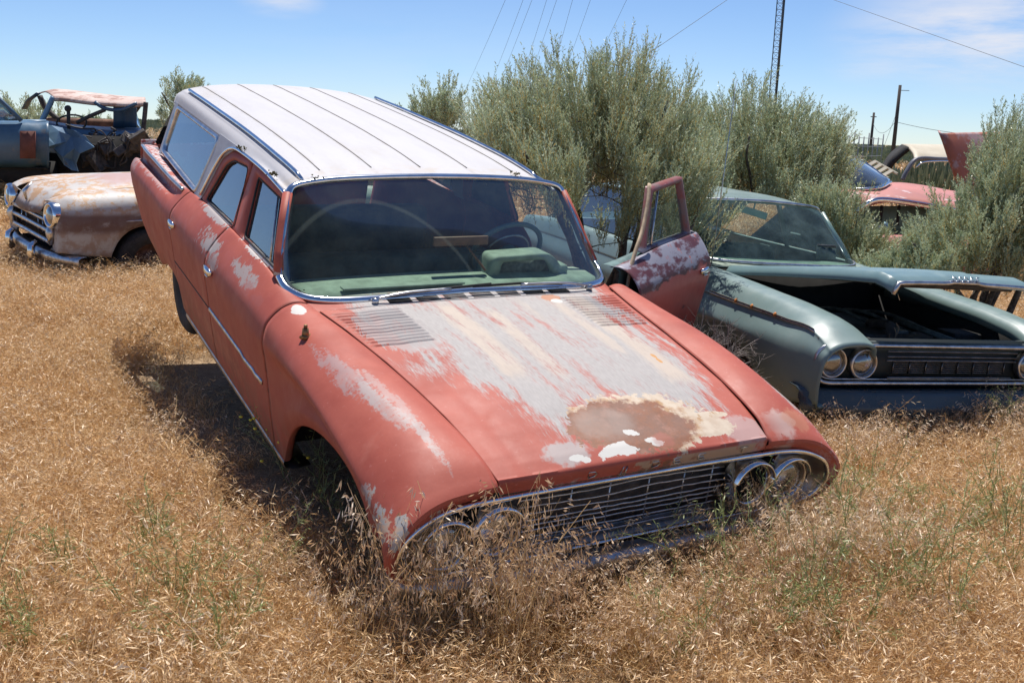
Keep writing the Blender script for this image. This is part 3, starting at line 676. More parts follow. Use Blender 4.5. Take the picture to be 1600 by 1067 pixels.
c = np.array([.50, 2.20, 1.01]); ax = np.array([0, -.85, -.50]); ax /= np.linalg.norm(ax); u = np.array([1., 0, 0]); w = np.cross(ax, u)
ring = np.array([c + .205 * (math.cos(t) * u + math.sin(t) * w) for t in np.linspace(0, 2 * math.pi, 40, endpoint=False)])
m = MB(); m.tube(ring, .014, 8, True); stw = m.build('steering_wheel', simple('teal_wheel_rim', (.08, .14, .14), .4), wagon)
m = MB(); m.tube([c + u * .2, c + ax * .04, c - u * .2], .012, 8); m.tube([c + ax * .02, c + ax * .42], .022, 10); m.lathe([(0, -.01), (.05, 0), (.06, .02), (.0, .05)], c, ax, 20); m.build('column_and_spokes', simple('teal_column', (.07, .12, .12), .5), stw)
ring = np.array([c - ax * -.01 + .13 * (math.cos(t) * u + math.sin(t) * w) for t in np.linspace(.3, math.pi - .3, 20)]); m = MB(); m.tube(ring, .006, 6); m.build('horn_ring', chrome_dull, stw)
m = MB(); m.box((.07, 1.90, 1.16), (.30, .02, .045)); m.tube([(.10, 1.90, 1.14), (.17, 1.80, 1.03)], .007, 6); m.build('fallen_mirror', simple('brown_mirror_back', (.15, .06, .035), .6, 0, .3, 20), wagon, bev=.012)
# ---- nose: chrome outline, recessed panel, grille, lamps, bumper
half_o = np.array([(0, .148, .741), (.30, .148, .742), (.605, .146, .740), (.70, .143, .739), (.79, .136, .731), (.862, .126, .710), (.922, .116, .677), (.955, .118, .628), (.960, .123, .582), (.942, .133, .538), (.905, .143, .502), (.83, .16, .474), (.6, .175, .462), (.3, .18, .458), (0, .18, .458)])
o2 = cr1(half_o, 6); ring = np.concatenate([o2, mirror(o2, -1)[::-1][1:-1]])
nose = None
m = MB(); m.tube(ring, .011, 8, True, flat=(1, 1)); surround = m.build('grille_surround', chrome, wagon)
cz = .605
def inset(R, k, dy, kz=None):
    Q = R.copy(); Q[:, 0] *= k; Q[:, 2] = cz + (Q[:, 2] - cz) * (kz or k); Q[:, 1] += dy; return Q
m = MB(); m.grid(np.array([ring, inset(ring, .985, .012, .95), inset(ring, .965, .03, .86), inset(ring, .95, .055, .80), inset(ring, .93, .06, .76)]), cv=True)
for k in (0, 1, 2):                                   # curved pressings at the outer ends
    for s in (-1, 1):
        a = np.linspace(-.9, .75, 12); P = [[s * (.775 + (.115 + .022 * k) * math.cos(t)), .178 - .006 * k, .595 + (.085 + .016 * k) * math.sin(t)] for t in a]; m.tube(P, .005, 6)
m.build('pressed_metal_panel', alu, wagon)
m = MB(); m.box((0, .245, .60), (1.84, .01, .26)); m.build('lamp_backing', steel_dark, wagon)
m = MB(); m.box((0, .30, .60), (1.02, .01, .27)); m.build('radiator_opening', dark_m, wagon)
m = MB(); grng = random.Random(2)
for i in range(9):
    z = .495 + i * .0262; bowl = .55 - .10 * (i / 8.) * 0
    P = [[x, .205 + .010 * math.sin(i), z + grng.uniform(-.002, .002) + (.006 * math.sin(x * 9 + i) if i > 4 else 0) * (1 - abs(x))] for x in np.linspace(-.47, .47, 24)]
    m.tube(P, .0042, 6)
for x in (-.40, -.25, -.08, .10, .27, .41): m.tube([[x, .213, .490], [x + .004, .213, .712]], .0035, 6)
m.build('grille_bars', chrome_dull, wagon)
def headlight(x, z, y, lens=True):
    ax = np.array([0, -1, 0]); m = MB()
    m.lathe([(.102, -.035), (.100, -.005), (.095, .018), (.088, .022), (.080, .012), (.077, -.01)], (x, y, z), ax, 40)
    # brow over the upper half
    a = np.linspace(.25, math.pi - .25, 18); G = [[[x + r * math.cos(t), y - d, z + r * math.sin(t)] for t in a] for r, d in ((.106, -.05), (.110, 0), (.106, .038), (.096, .042), (.094, .02))]
    m.grid(np.array(G)); b = m.build('headlight', chrome, wagon)
    if lens:
        m = MB(); m.lathe([(.079, -.012), (.077, .0), (.066, .010), (.045, .018), (.02, .021), (0, .022)], (x, y, z), ax, 36); m.build('lens', lamp_glass, b)
        m = MB(); m.lathe([(.084, -.02), (.07, -.045), (.04, -.07), (0, -.08)], (x, y, z), ax, 30); m.build('reflector', chrome, b)
    else:
        m = MB(); m.lathe([(.09, -.02), (.085, -.06), (0, -.07)], (x, y, z), ax, 24); m.build('empty_bucket', dark_m, b)
    return b
headlight(-.775, .588, .165); headlight(-.578, .606, .165); headlight(.578, .606, .165, False); headlight(.775, .596, .165)
def letter(strokes, x0, z0, sc=1.0, mat=chrome_dull):
    m = MB()
    for st, cl in strokes:
        m.tube([[x0 + sc * a * 1.15, .139 - .10 * (b - .012), z0 + sc * b] for a, b in st], .0032, 6, cl)
    return m
LD = [([(0, 0), (0, .024), (.022, .022), (.030, .012), (.022, .002)], True)]
LE = [([(.028, .024), (.004, .024), (0, .018), (0, .006), (.004, 0), (.028, 0)], False), ([(.002, .012), (.022, .012)], False)]
LI = [([(0, -.010), (.008, .024), (.022, .024), (.018, -.010)], True)]
for st, x in ((LD, -.235), (LI, -.095), (LD, .045), (LE, .145), (LE, .260)):
    letter(st, x, .769).build('badge_letter', chrome_dull, hood)
m = MB(); m.tube([(.464, .135, .790), (.498, .135, .790)], .0045, 6); m.tube([(.481, .136, .790), (.481, .140, .766)], .0045, 6); m.build('letter_ghost', tan_wood, hood)
m = MB(); G = []
for x in np.linspace(-1.0, 1.0, 40):
    b = .12 * abs(x) ** 4; G.append([[x * .94, y + b, z] for y, z in ((.15, .462), (.11, .460), (.085, .448), (.075, .42), (.08, .385), (.10, .36), (.15, .35))])
m.grid(np.array(G)); m.build('front_bumper', chrome_dull, wagon, solid=.006)
# stub of the aerial on the near fender
m = MB(); m.tube([(-.915, 1.286, .945), (-.915, 1.286, .985)], [.016, .013], 12); m.tube([(-.915, 1.286, .985), (-.915, 1.286, 1.0)], .008, 10); m.tube([(-.93, 1.27, .95), (-.90, 1.30, .952)], .018, 10, flat=(1, .5)); m.build('aerial_stub', simple('rusty_brass', (.26, .14, .06), .5, .6, .4, 50), wagon)
m = MB(); m.box((-.60, .16, .775), (.020, .03, .05)); m.build('hood_latch_gap', dark_m, wagon)
# ---- hanging rear wheel
def wheel(parent, c, ax, R=.355, w=.20, name='wheel', rimm=None, white=True):
    ax = np.array(ax, float); ax /= np.linalg.norm(ax); c = np.array(c, float)
    m = MB(); m.lathe([(.20, -.08), (.24, -w / 2), (R - .05, -w / 2 - .005), (R - .015, -w / 2 + .02), (R, -w / 4), (R, w / 4), (R - .015, w / 2 - .02), (R - .05, w / 2 + .005), (.24, w / 2), (.20, .08)], c, ax, 48)
    t = m.build('tyre', tyre_m, None)
    m = MB(); m.lathe([(.20, -.07), (.195, .055), (.17, .05), (.15, .01), (.09, .03), (.085, .055), (.05, .06), (0, .06)], c, ax, 36); r = m.build('rim', rimm or steel_dark, None)
    e = empty(name); e.parent = parent; t.parent = e; r.parent = e
    return e
for s in (-1, 1): wheel(wagon, (s * .76, 4.06, .34), (s, 0, 0), name='rear_wheel')
# ---- driver's door, swung open
def open_door():
    hx, hy = .985, 1.615; th = rad(59)
    e = empty('open_front_door'); e.parent = wagon; e['label'] = "open driver's door with peeling paint and a bent window frame"
    # local: original closed coordinates, turned about the hinge
    T = Matrix.Translation((hx, hy, .045)) @ Matrix.Rotation(-th, 4, 'Z') @ Matrix.Rotation(rad(-1.5), 4, 'X') @ Matrix.Translation((-hx, -hy, 0))
    e.matrix_local = T
    m = MB(); G = side_grid(DY['f0'], DY['f1'] - .02, 1); m.grid(G)
    # rounded free edge and inner skin
    ed = G[-1]; rows = [ed, ed * 1 + [-.01, .012, 0], ed + [-.045, .014, 0], ed + [-.085, .0, 0]]
    m.grid(np.array(rows)); d = m.build('door_shell', door_mat, e, solid=.004)
    m = MB(); I = G.copy(); I[:, :, 0] = np.minimum(I[:, :, 0] - .06, .86) ; m.grid(I[:, 2:]); m.build('inner_skin', simple('teal_door_card', (.08, .15, .15), .7, 0, .3, 14), e)
    side_frame(e, 'window_frame', door_mat, [(1.90, 1.022), (2.66, 1.022), (2.635, 1.372), (2.135, 1.352)], [(1.965, 1.045), (2.60, 1.048), (2.59, 1.342), (2.16, 1.322)], 1, .012, .012, .035)
    side_poly(e, 'window_glass', side_glass_clear, [(1.965, 1.045), (2.60, 1.048), (2.595, 1.24), (2.10, 1.235)], 1, -.02, 0, .01)
    m = MB(); m.tube([[XS(1.045) - .014, 2.06, 1.047], [XS(1.32) - .014, 2.26, 1.32]], .007, 6); m.build('vent_bar', chrome_dull, e)
    m = MB(); P = [[.93, 1.60, .60], [.90, 1.66, .85], [.87, 1.76, 1.02], [.84, 1.90, 1.14], [.80, 2.02, 1.28], [.765, 2.09, 1.375]]
    m.tube(cr1(P, 4), .012, 8, flat=(.8, 1.3), up=(0, 1, 0)); m.build('hinge_post_trim', tan_wood, e, smooth=True)
    door_handle(e, 1, 2.60, .845)
    for z in (.45, .72):
        m = MB(); m.tube([(.90, 1.64, z), (.86, 1.60, z), (.84, 1.66, z)], .018, 8); m.build('hinge', rusty, e)
    return e
def make_door_mat():
    m = Mat('peeling_dark_red_door_paint'); c = m.mix(m.noise(2.4, 6, .65).step(.35, .7), (.46, .10, .08), (.36, .07, .055))
    up = m.z.step(.78, .95); n = m.noise(1, 6, .62, sx=6, sy=4, sz=10, seed=3)
    c = m.mix((up * .9 + (n - .5) * 2.2).step(.3, .5) * m.z.step(1.1, 1.05), c, (.10, .03, .035))
    c = m.mix((up * .7 + (m.noise(1, 6, .65, sx=9, sy=5, sz=14, seed=8) - .5) * 2.6).step(.45, .75) * .8, c, (.30, .31, .37))
    c = m.mix(m.noise(20, 5, .6, seed=5).step(.62, .7) * up, c, (.40, .12, .09)); c = m.mix(m.z.step(1.04, 1.06) * .85, c, m.mix(m.noise(7, 5, .6).step(.4, .6), (.22, .05, .04), (.17, .10, .08)))
    m.set('Base Color', c); m.set('Roughness', .48); m.set('Specular IOR Level', .35); m.bump(m.noise(5, 4, .6), .2, .02); return m.m
door_mat = make_door_mat()
open_door()
# ================================================================ ground, grass and sagebrush
WHI = np.array([209.7, 0])
MWI = np.linalg.inv(MW)
def sstep(a, b, x): t = np.clip((x - a) / (b - a), 0, 1); return t * t * (3 - 2 * t)
def gz(x, y):
    x, y = np.asarray(x, float), np.asarray(y, float)
    z = .55 * sstep(14, 21, y) * sstep(1.5, -4, x) + .25 * sstep(11, 24, y) * sstep(2, 6, x)
    z = z + .030 * np.sin(x * 1.9 + y * .7) * np.sin(y * 1.3 - x * .4) * sstep(0, 3, y) + .012 * np.sin(x * 5.1 + 1) * np.sin(y * 4.3)
    z = z - .10 * np.exp(-(((x + 2.2) / 1.1) ** 2 + ((y - 7.6) / 1.4) ** 2))
    return z
def axis(a, b, near, far, lim):
    out = [0.0]
    while out[-1] < b: out.append(out[-1] + max(near, out[-1] * far))
    neg = [0.0]
    while neg[-1] > a: neg.append(neg[-1] - max(near, -neg[-1] * far))
    return np.array(sorted(set(out + neg)))
gx = axis(-900, 900, .12, .035, 0); gy = axis(-60, 2500, .12, .035, 0)
X, Y = np.meshgrid(gx, gy, indexing='ij'); Z = gz(X, Y)
def ground_mat():
    m = Mat('dry_soil_and_straw')
    a = m.noise(1.1, 6, .65); b = m.noise(22, 6, .7, seed=4); c2 = m.noise(110, 3, .7, seed=9)
    c = m.mix(b.step(.35, .65), (.30, .200, .120), (.46, .33, .205))
    c = m.mix(c2.step(.52, .66) * .7, c, (.56, .43, .28)); c = m.mix(c2.step(.44, .34) * .7, c, (.14, .085, .05))
    far = m.y.step(14, 45)
    sg = m.noise(.16, 7, .72, seed=2, sx=.5, sy=.9).step(.47, .60)
    c = m.mix(far * sg * .85, m.mix(far * .85, c, (.26, .215, .13)), (.12, .13, .075))
    c = m.mix(a.step(.55, .75) * .35, c, (.52, .43, .33))
    m.set('Base Color', c); m.set('Roughness', .95); m.set('Specular IOR Level', .1); m.bump(b + c2 * .5, .9, .03); return m.m
m = MB(); m.grid(np.stack([X, Y, Z], 2)); tag(m.build('ground', ground_mat()), kind='structure')

nrng = np.random.default_rng(11)
def leafmat(name, cols, trans=.35, rough=.8, per_instance=True, scale=3.0):
    m = Mat(name); nt = m.nt
    oi = nt.nodes.new('ShaderNodeObjectInfo'); r = Sock(nt, oi.outputs['Random'])
    at = nt.nodes.new('ShaderNodeAttribute'); at.attribute_name = 'tint'; t = Sock(nt, at.outputs['Fac'])
    if per_instance: f = r * .62 + t * .38
    else: f = t
    c = cols[0]
    for i, q in enumerate(cols[1:]):
        k = (i + 1) / len(cols); c = m.mix(f.step(k - .12, k + .12), c, q)
    nt.nodes.remove(m.b)
    d = nt.nodes.new('ShaderNodeBsdfDiffuse'); tr = nt.nodes.new('ShaderNodeBsdfTranslucent'); g = nt.nodes.new('ShaderNodeBsdfGlossy'); g.inputs['Roughness'].default_value = .45
    mx = nt.nodes.new('ShaderNodeMixShader'); mx.inputs[0].default_value = trans; m2 = nt.nodes.new('ShaderNodeMixShader'); m2.inputs[0].default_value = .05
    for n in (d, tr): nt.links.new(c, n.inputs[0])
    nt.links.new(d.outputs[0], mx.inputs[1]); nt.links.new(tr.outputs[0], mx.inputs[2]); nt.links.new(mx.outputs[0], m2.inputs[1]); nt.links.new(g.outputs[0], m2.inputs[2])
    nt.links.new(m2.outputs[0], m.out.inputs['Surface']); return m.m

def quads_mesh(name, V, tint, mats, mi=None):
    "V (n,4,3) quads"
    n = len(V); me = bpy.data.meshes.new(name); me.vertices.add(4 * n); me.loops.add(4 * n); me.polygons.add(n)
    me.vertices.foreach_set('co', V.reshape(-1).astype(np.float32)); me.loops.foreach_set('vertex_index', np.arange(4 * n, dtype=np.int32))
    me.polygons.foreach_set('loop_start', np.arange(0, 4 * n, 4, dtype=np.int32)); me.polygons.foreach_set('loop_total', np.full(n, 4, np.int32))
    for m in mats: me.materials.append(m)
    if mi is not None: me.polygons.foreach_set('material_index', mi.astype(np.int32))
    a = me.attributes.new('tint', 'FLOAT', 'FACE'); a.data.foreach_set('value', tint.astype(np.float32))
    me.update(calc_edges=True); return me
def blades(P, D, L, Wd, bend=None, rng=nrng):
    "one leaf quad per row: base P, direction D, length L, width Wd; diamond-like"
    n = len(P); D = D / (np.linalg.norm(D, axis=1)[:, None] + 1e-9); r = rng.normal(size=(n, 3)); w = np.cross(D, r); w /= np.linalg.norm(w, axis=1)[:, None] + 1e-9
    L = np.asarray(L).reshape(-1, 1); Wd = np.asarray(Wd).reshape(-1, 1)
    return np.stack([P - w * Wd * .22, P + D * L * .5 + w * -Wd * .5, P + D * L, P + D * L * .5 + w * Wd * .5], 1)
def strips(C, wd):
    "C (n,k,3) centre lines -> (n*(k-1),4,3) ribbon quads, width wd tapering"
    n, k = C.shape[:2]; T = np.gradient(C, axis=1); r = nrng.normal(size=(n, 1, 3)); w = np.cross(T, r); w /= np.linalg.norm(w, axis=2)[..., None] + 1e-9
    tp = np.linspace(1, .55, k)[None, :, None] * np.asarray(wd).reshape(-1, 1, 1) / 2; A, B = C - w * tp, C + w * tp
    return np.stack([A[:, :-1], B[:, :-1], B[:, 1:], A[:, 1:]], 2).reshape(-1, 4, 3)

def cheat_tuft(n, rad_, h0, h1, sp, splen, lean=.5, fine=1.0):
    "n stems with drooping one-sided heads of sp spikelets"
    base = nrng.normal(size=(n, 3)) * [rad_, rad_, 0]; h = nrng.uniform(h0, h1, n); az = nrng.uniform(0, 2 * math.pi, n); dirv = np.stack([np.cos(az), np.sin(az), 0 * az], 1)
    k = 5; t = np.linspace(0, 1, k)[None, :, None]; ln = (h * nrng.uniform(.25, lean, n))[:, None, None]
    C = base[:, None] + np.array([0, 0, 1.]) * h[:, None, None] * (t - .10 * t ** 4) + dirv[:, None] * ln * t ** 2.2
    Q = [strips(C, nrng.uniform(.0014, .0026, n) * fine)]; MI = [np.zeros(len(Q[0]))]
    # head: the axis keeps arching over, spikelets hang from it
    tip = C[:, -1]; P, D = [], []
    for j in range(sp):
        u = j / sp; p = C[:, -2] * (1 - u) + tip * u + dirv * (h * .10 * u)[:, None]
        P.append(p + nrng.normal(size=(n, 3)) * .006); D.append(dirv * nrng.uniform(.2, 1.2, (n, 1)) + nrng.normal(size=(n, 3)) * .28 + np.array([0, 0, -1.]) * nrng.uniform(-.1, 1.1, (n, 1)))
    P, D = np.concatenate(P), np.concatenate(D)
    q = blades(P, D, nrng.uniform(.6, 1.25, len(P)) * splen, nrng.uniform(.0028, .0046, len(P)) * fine); Q.append(q); MI.append(np.ones(len(q)))
    # leaves low down
    nb = n; bb = nrng.normal(size=(nb, 3)) * [rad_, rad_, 0]; a2 = nrng.uniform(0, 6.28, nb); dv = np.stack([np.cos(a2), np.sin(a2), 0 * a2], 1); hh = nrng.uniform(.3, .7, nb) * h
    C2 = bb[:, None] + np.array([0, 0, 1.]) * hh[:, None, None] * (t - .5 * t ** 3) + dv[:, None] * (hh * .8)[:, None, None] * t ** 1.6
    q = strips(C2, nrng.uniform(.002, .0035, nb) * fine); Q.append(q); MI.append(np.zeros(len(q)))
    Q = np.concatenate(Q); MI = np.concatenate(MI); return Q, nrng.random(len(Q)), MI
def straw_mat_(n, cols, tr=.3): return leafmat(n, cols, tr)
st_tan = straw_mat_('tan_straw', [(.50, .285, .11), (.62, .38, .16), (.71, .48, .235), (.76, .56, .31)])
hd_tan = straw_mat_('tan_seed_heads', [(.56, .325, .14), (.69, .44, .21), (.80, .58, .33), (.89, .73, .53)])
st_brown = straw_mat_('brown_straw', [(.36, .22, .10), (.50, .32, .145), (.60, .41, .19), (.68, .50, .26)])
hd_brown = straw_mat_('purple_brown_seed_heads', [(.44, .26, .14), (.58, .38, .21), (.74, .54, .34), (.90, .76, .58)])
green_st = straw_mat_('green_shoots', [(.20, .24, .07), (.28, .32, .10), (.36, .38, .14)])
PROTO = {}
def proto(key, Q, T, MI, mats):
    me = quads_mesh('blade_' + key, Q, T, mats, MI); o = bpy.data.objects.new('blade_' + key, me); return o
def protoset(key, objs):
    c = bpy.data.collections.new(key); [c.objects.link(o) for o in objs]; PROTO[key] = c
protoset('short', [proto('s%d' % i, *cheat_tuft(26, .055, .06, .20, 6, .024, 1.2), (st_tan, hd_tan)) for i in range(6)])
protoset('mid', [proto('m%d' % i, *cheat_tuft(22, .06, .12, .27, 9, .026, .9), (st_tan, hd_tan)) for i in range(5)])
protoset('tall', [proto('t%d' % i, *cheat_tuft(18, .05, .22, .40, 16, .024, .55, 1.15), (st_brown, hd_brown)) for i in range(6)])
protoset('distant', [proto('d%d' % i, *cheat_tuft(34, .16, .10, .28, 6, .04, .8, 3.2), (st_tan, hd_tan)) for i in range(4)])

def scatter(name, P, rot, scale, coll, kind='stuff', label=None, cat=None):
    n = len(P); me = bpy.data.meshes.new(name); me.vertices.add(n); me.vertices.foreach_set('co', np.asarray(P, np.float32).reshape(-1))
    a = me.attributes.new('rot', 'FLOAT_VECTOR', 'POINT'); a.data.foreach_set('vector', np.asarray(rot, np.float32).reshape(-1))
    a = me.attributes.new('scl', 'FLOAT_VECTOR', 'POINT'); a.data.foreach_set('vector', np.asarray(scale, np.float32).reshape(-1)); me.update()
    o = bpy.data.objects.new(name, me); COL.objects.link(o)
    g = bpy.data.node_groups.new(name, 'GeometryNodeTree')
    g.interface.new_socket('Geometry', in_out='INPUT', socket_type='NodeSocketGeometry'); g.interface.new_socket('Geometry', in_out='OUTPUT', socket_type='NodeSocketGeometry')
    N = g.nodes; gi, go = N.new('NodeGroupInput'), N.new('NodeGroupOutput')
    iop = N.new('GeometryNodeInstanceOnPoints'); ci = N.new('GeometryNodeCollectionInfo'); ci.inputs['Collection'].default_value = coll; ci.inputs['Separate Children'].default_value = True; ci.inputs['Reset Children'].default_value = True
    iop.inputs['Pick Instance'].default_value = True
    rn = N.new('FunctionNodeRandomValue'); rn.data_type = 'INT'; rn.inputs[4].default_value = 0; rn.inputs[5].default_value = len(coll.objects) - 1
    na = N.new('GeometryNodeInputNamedAttribute'); na.data_type = 'FLOAT_VECTOR'; na.inputs['Name'].default_value = 'rot'
    nb = N.new('GeometryNodeInputNamedAttribute'); nb.data_type = 'FLOAT_VECTOR'; nb.inputs['Name'].default_value = 'scl'
    er = N.new('FunctionNodeEulerToRotation')
    g.links.new(gi.outputs[0], iop.inputs['Points']); g.links.new(ci.outputs[0], iop.inputs['Instance']); g.links.new(rn.outputs[2], iop.inputs['Instance Index'])
    g.links.new(na.outputs[0], er.inputs[0]); g.links.new(er.outputs[0], iop.inputs['Rotation']); g.links.new(nb.outputs[0], iop.inputs['Scale']); g.links.new(iop.outputs[0], go.inputs[0])
    md = o.modifiers.new('scatter', 'NODES'); md.node_group = g
    return tag(o, label, cat, kind=kind)
def vnoise(x, y, s, seed):
    r = np.random.default_rng(seed); v = 0; 
    for k in range(5):
        a = r.uniform(0, 6.28); f = s * r.uniform(.6, 1.6) * (1.25 ** k); v = v + np.sin((x * math.cos(a) + y * math.sin(a)) * f + r.uniform(0, 6.28) + 1.3 * np.sin(y * f * .5 + k)) 
    return v / 5
GREEN_POS, GREEN_YAW = (2.579, 5.62, -.20), .3294
def carloc(P):
    return (np.c_[P, np.zeros(len(P)), np.ones(len(P))] @ MWI.T)[:, :2]
def greenloc(P):
    d = P - np.array(GREEN_POS[:2]); c, s = math.cos(GREEN_YAW), math.sin(GREEN_YAW); return np.stack([d[:, 0] * c + d[:, 1] * s, -d[:, 0] * s + d[:, 1] * c], 1)
def area(y0, y1, dens, margin=1.4):
    "uniform points over the ground seen by the camera between two distances, with a margin to the sides"
    w1 = y1 * .535 + margin; n = int(2 * w1 * (y1 - y0) * dens); P = np.stack([nrng.uniform(-w1, w1, n), nrng.uniform(y0, y1, n)], 1)
    P = P[np.abs(P[:, 0]) < P[:, 1] * .535 + margin]; q = carloc(P); g = greenloc(P)
    under = ((np.abs(q[:, 0]) < .90) & (q[:, 1] > .25) & (q[:, 1] < 4.9)) | ((q[:, 0] > -1.24) & (q[:, 0] < 0) & (q[:, 1] > .9) & (q[:, 1] < 4.6) & (nrng.random(len(P)) < .85)); under2 = (np.abs(g[:, 0]) < .90) & (g[:, 1] > .25) & (g[:, 1] < 5.2)
    return P[~under & ~under2]
def put(P, s0, s1, tilt=.12, zs=1.0):
    n = len(P); s = nrng.uniform(s0, s1, n); rot = np.stack([nrng.normal(0, tilt, n), nrng.normal(0, tilt, n), nrng.uniform(0, 6.28, n)], 1)
    return np.c_[P, gz(P[:, 0], P[:, 1]) - .004], rot, np.stack([s, s, s * nrng.uniform(.8, 1.2, n) * zs], 1)
def join(*sets): return [np.concatenate(k) for k in zip(*sets)]
def bare(P): return np.exp(-(((P[:, 0] + 2.25) / .55) ** 2 + ((P[:, 1] - 7.4) / .9) ** 2)) + .75 * np.exp(-(((P[:, 0] + 2.1) / .5) ** 2 + ((P[:, 1] - 5.3) / .6) ** 2)) + .5 * np.exp(-(((P[:, 0] - .2) / .7) ** 2 + ((P[:, 1] - 2.75) / .25) ** 2)) + .6 * np.exp(-(((P[:, 0] - 1.5) / .5) ** 2 + ((P[:, 1] - 3.2) / .25) ** 2))
sets = []
for y0, y1, d, a, b in ((2.3, 4.5, 330, .8, 1.25), (4.5, 7.5, 210, .85, 1.35), (7.5, 13, 100, 1.0, 1.7)):
    P = area(y0, y1, d); v = vnoise(P[:, 0], P[:, 1], 3.2, 5); keep = nrng.random(len(P)) < np.clip(.72 + .5 * v - .8 * bare(P), .05, 1)
    sets.append(put(P[keep], a, b, .2))
tag(scatter('dry_grass', *join(*sets), PROTO['short']), kind='stuff')
sets = []
for y0, y1, d, a, b in ((2.5, 4.5, 62, .85, 1.45), (4.5, 8, 48, .8, 1.3), (8, 14, 40, .9, 1.4)):
    P = area(y0, y1, d); v = vnoise(P[:, 0], P[:, 1], 2.2, 8); keep = nrng.random(len(P)) < np.clip(.45 + .9 * v - bare(P), 0, 1)
    sets.append(put(P[keep], a, b, .15))
tag(scatter('cheatgrass', *join(*sets), PROTO['mid']), kind='stuff')
# taller brown heads: round the wagon's nose, along its shaded side, before the green sedan, below the old sedan at the left
sets = []
P = area(2.9, 9.5, 170); q = carloc(P); g = greenloc(P)
nose = np.exp(-((q[:, 1] + .12) / .30) ** 2) * (np.abs(q[:, 0] - .05) < 1.12) * .95
front = np.exp(-((q[:, 1] + .42) / .22) ** 2) * np.exp(-((q[:, 0] + .1) / .8) ** 2) * .45
side = np.exp(-((q[:, 0] + .95) / .28) ** 2 - ((q[:, 1] + .10) / .25) ** 2) * .9 + np.exp(-((q[:, 0] + 1.26) / .10) ** 2) * sstep(2.9, 1.6, q[:, 1]) * sstep(-.2, .3, q[:, 1]) * .75 + np.exp(-((q[:, 0] + 1.30) / .08) ** 2) * (q[:, 1] > 1.6) * (q[:, 1] < 3.6) * .35
gs = (np.exp(-((g[:, 1] + .12) / .25) ** 2) * (np.abs(g[:, 0]) < 1.3)) * .8
rt = np.exp(-((q[:, 0] - 1.18) / .14) ** 2) * (q[:, 1] < .9) * (q[:, 1] > -.3) * .5
v = vnoise(P[:, 0], P[:, 1], 6, 3) * .35 + .75
keep = nrng.random(len(P)) < np.clip((nose + front + side + gs + rt) * v, 0, 1); b_ = put(P[keep], .62, 1.0, .16); qk = q[keep]; up_ = 1 + .35 * ((qk[:, 0] < -.62) & (qk[:, 1] < .2)) + .55 * ((qk[:, 0] < -.45) & (qk[:, 1] < .55)) + .18 * ((qk[:, 0] > .3) & (qk[:, 0] < 1.0) & (qk[:, 1] < .1) & (qk[:, 1] > -.35)); b_[2][:, 2] *= up_; sets.append(b_)
P = area(9.5, 13.5, 60); e = np.exp(-((P[:, 1] - 11.4) / .45) ** 2) * (P[:, 0] < -2.5); keep = nrng.random(len(P)) < e * .8; sets.append(put(P[keep], .8, 1.2))
tag(scatter('brome_grass', *join(*sets), PROTO['tall']), kind='stuff')
P = np.concatenate([area(13, 24, 14, 2), area(24, 50, 1.6, 5)]); sc = 1 + (P[:, 1] > 24) * .6 + (P[:, 1] > 60) * .6
a_, b_, c_ = put(P, 1.0, 1.9); tag(scatter('distant_grass', a_, b_, c_ * sc[:, None], PROTO['distant']), kind='stuff')

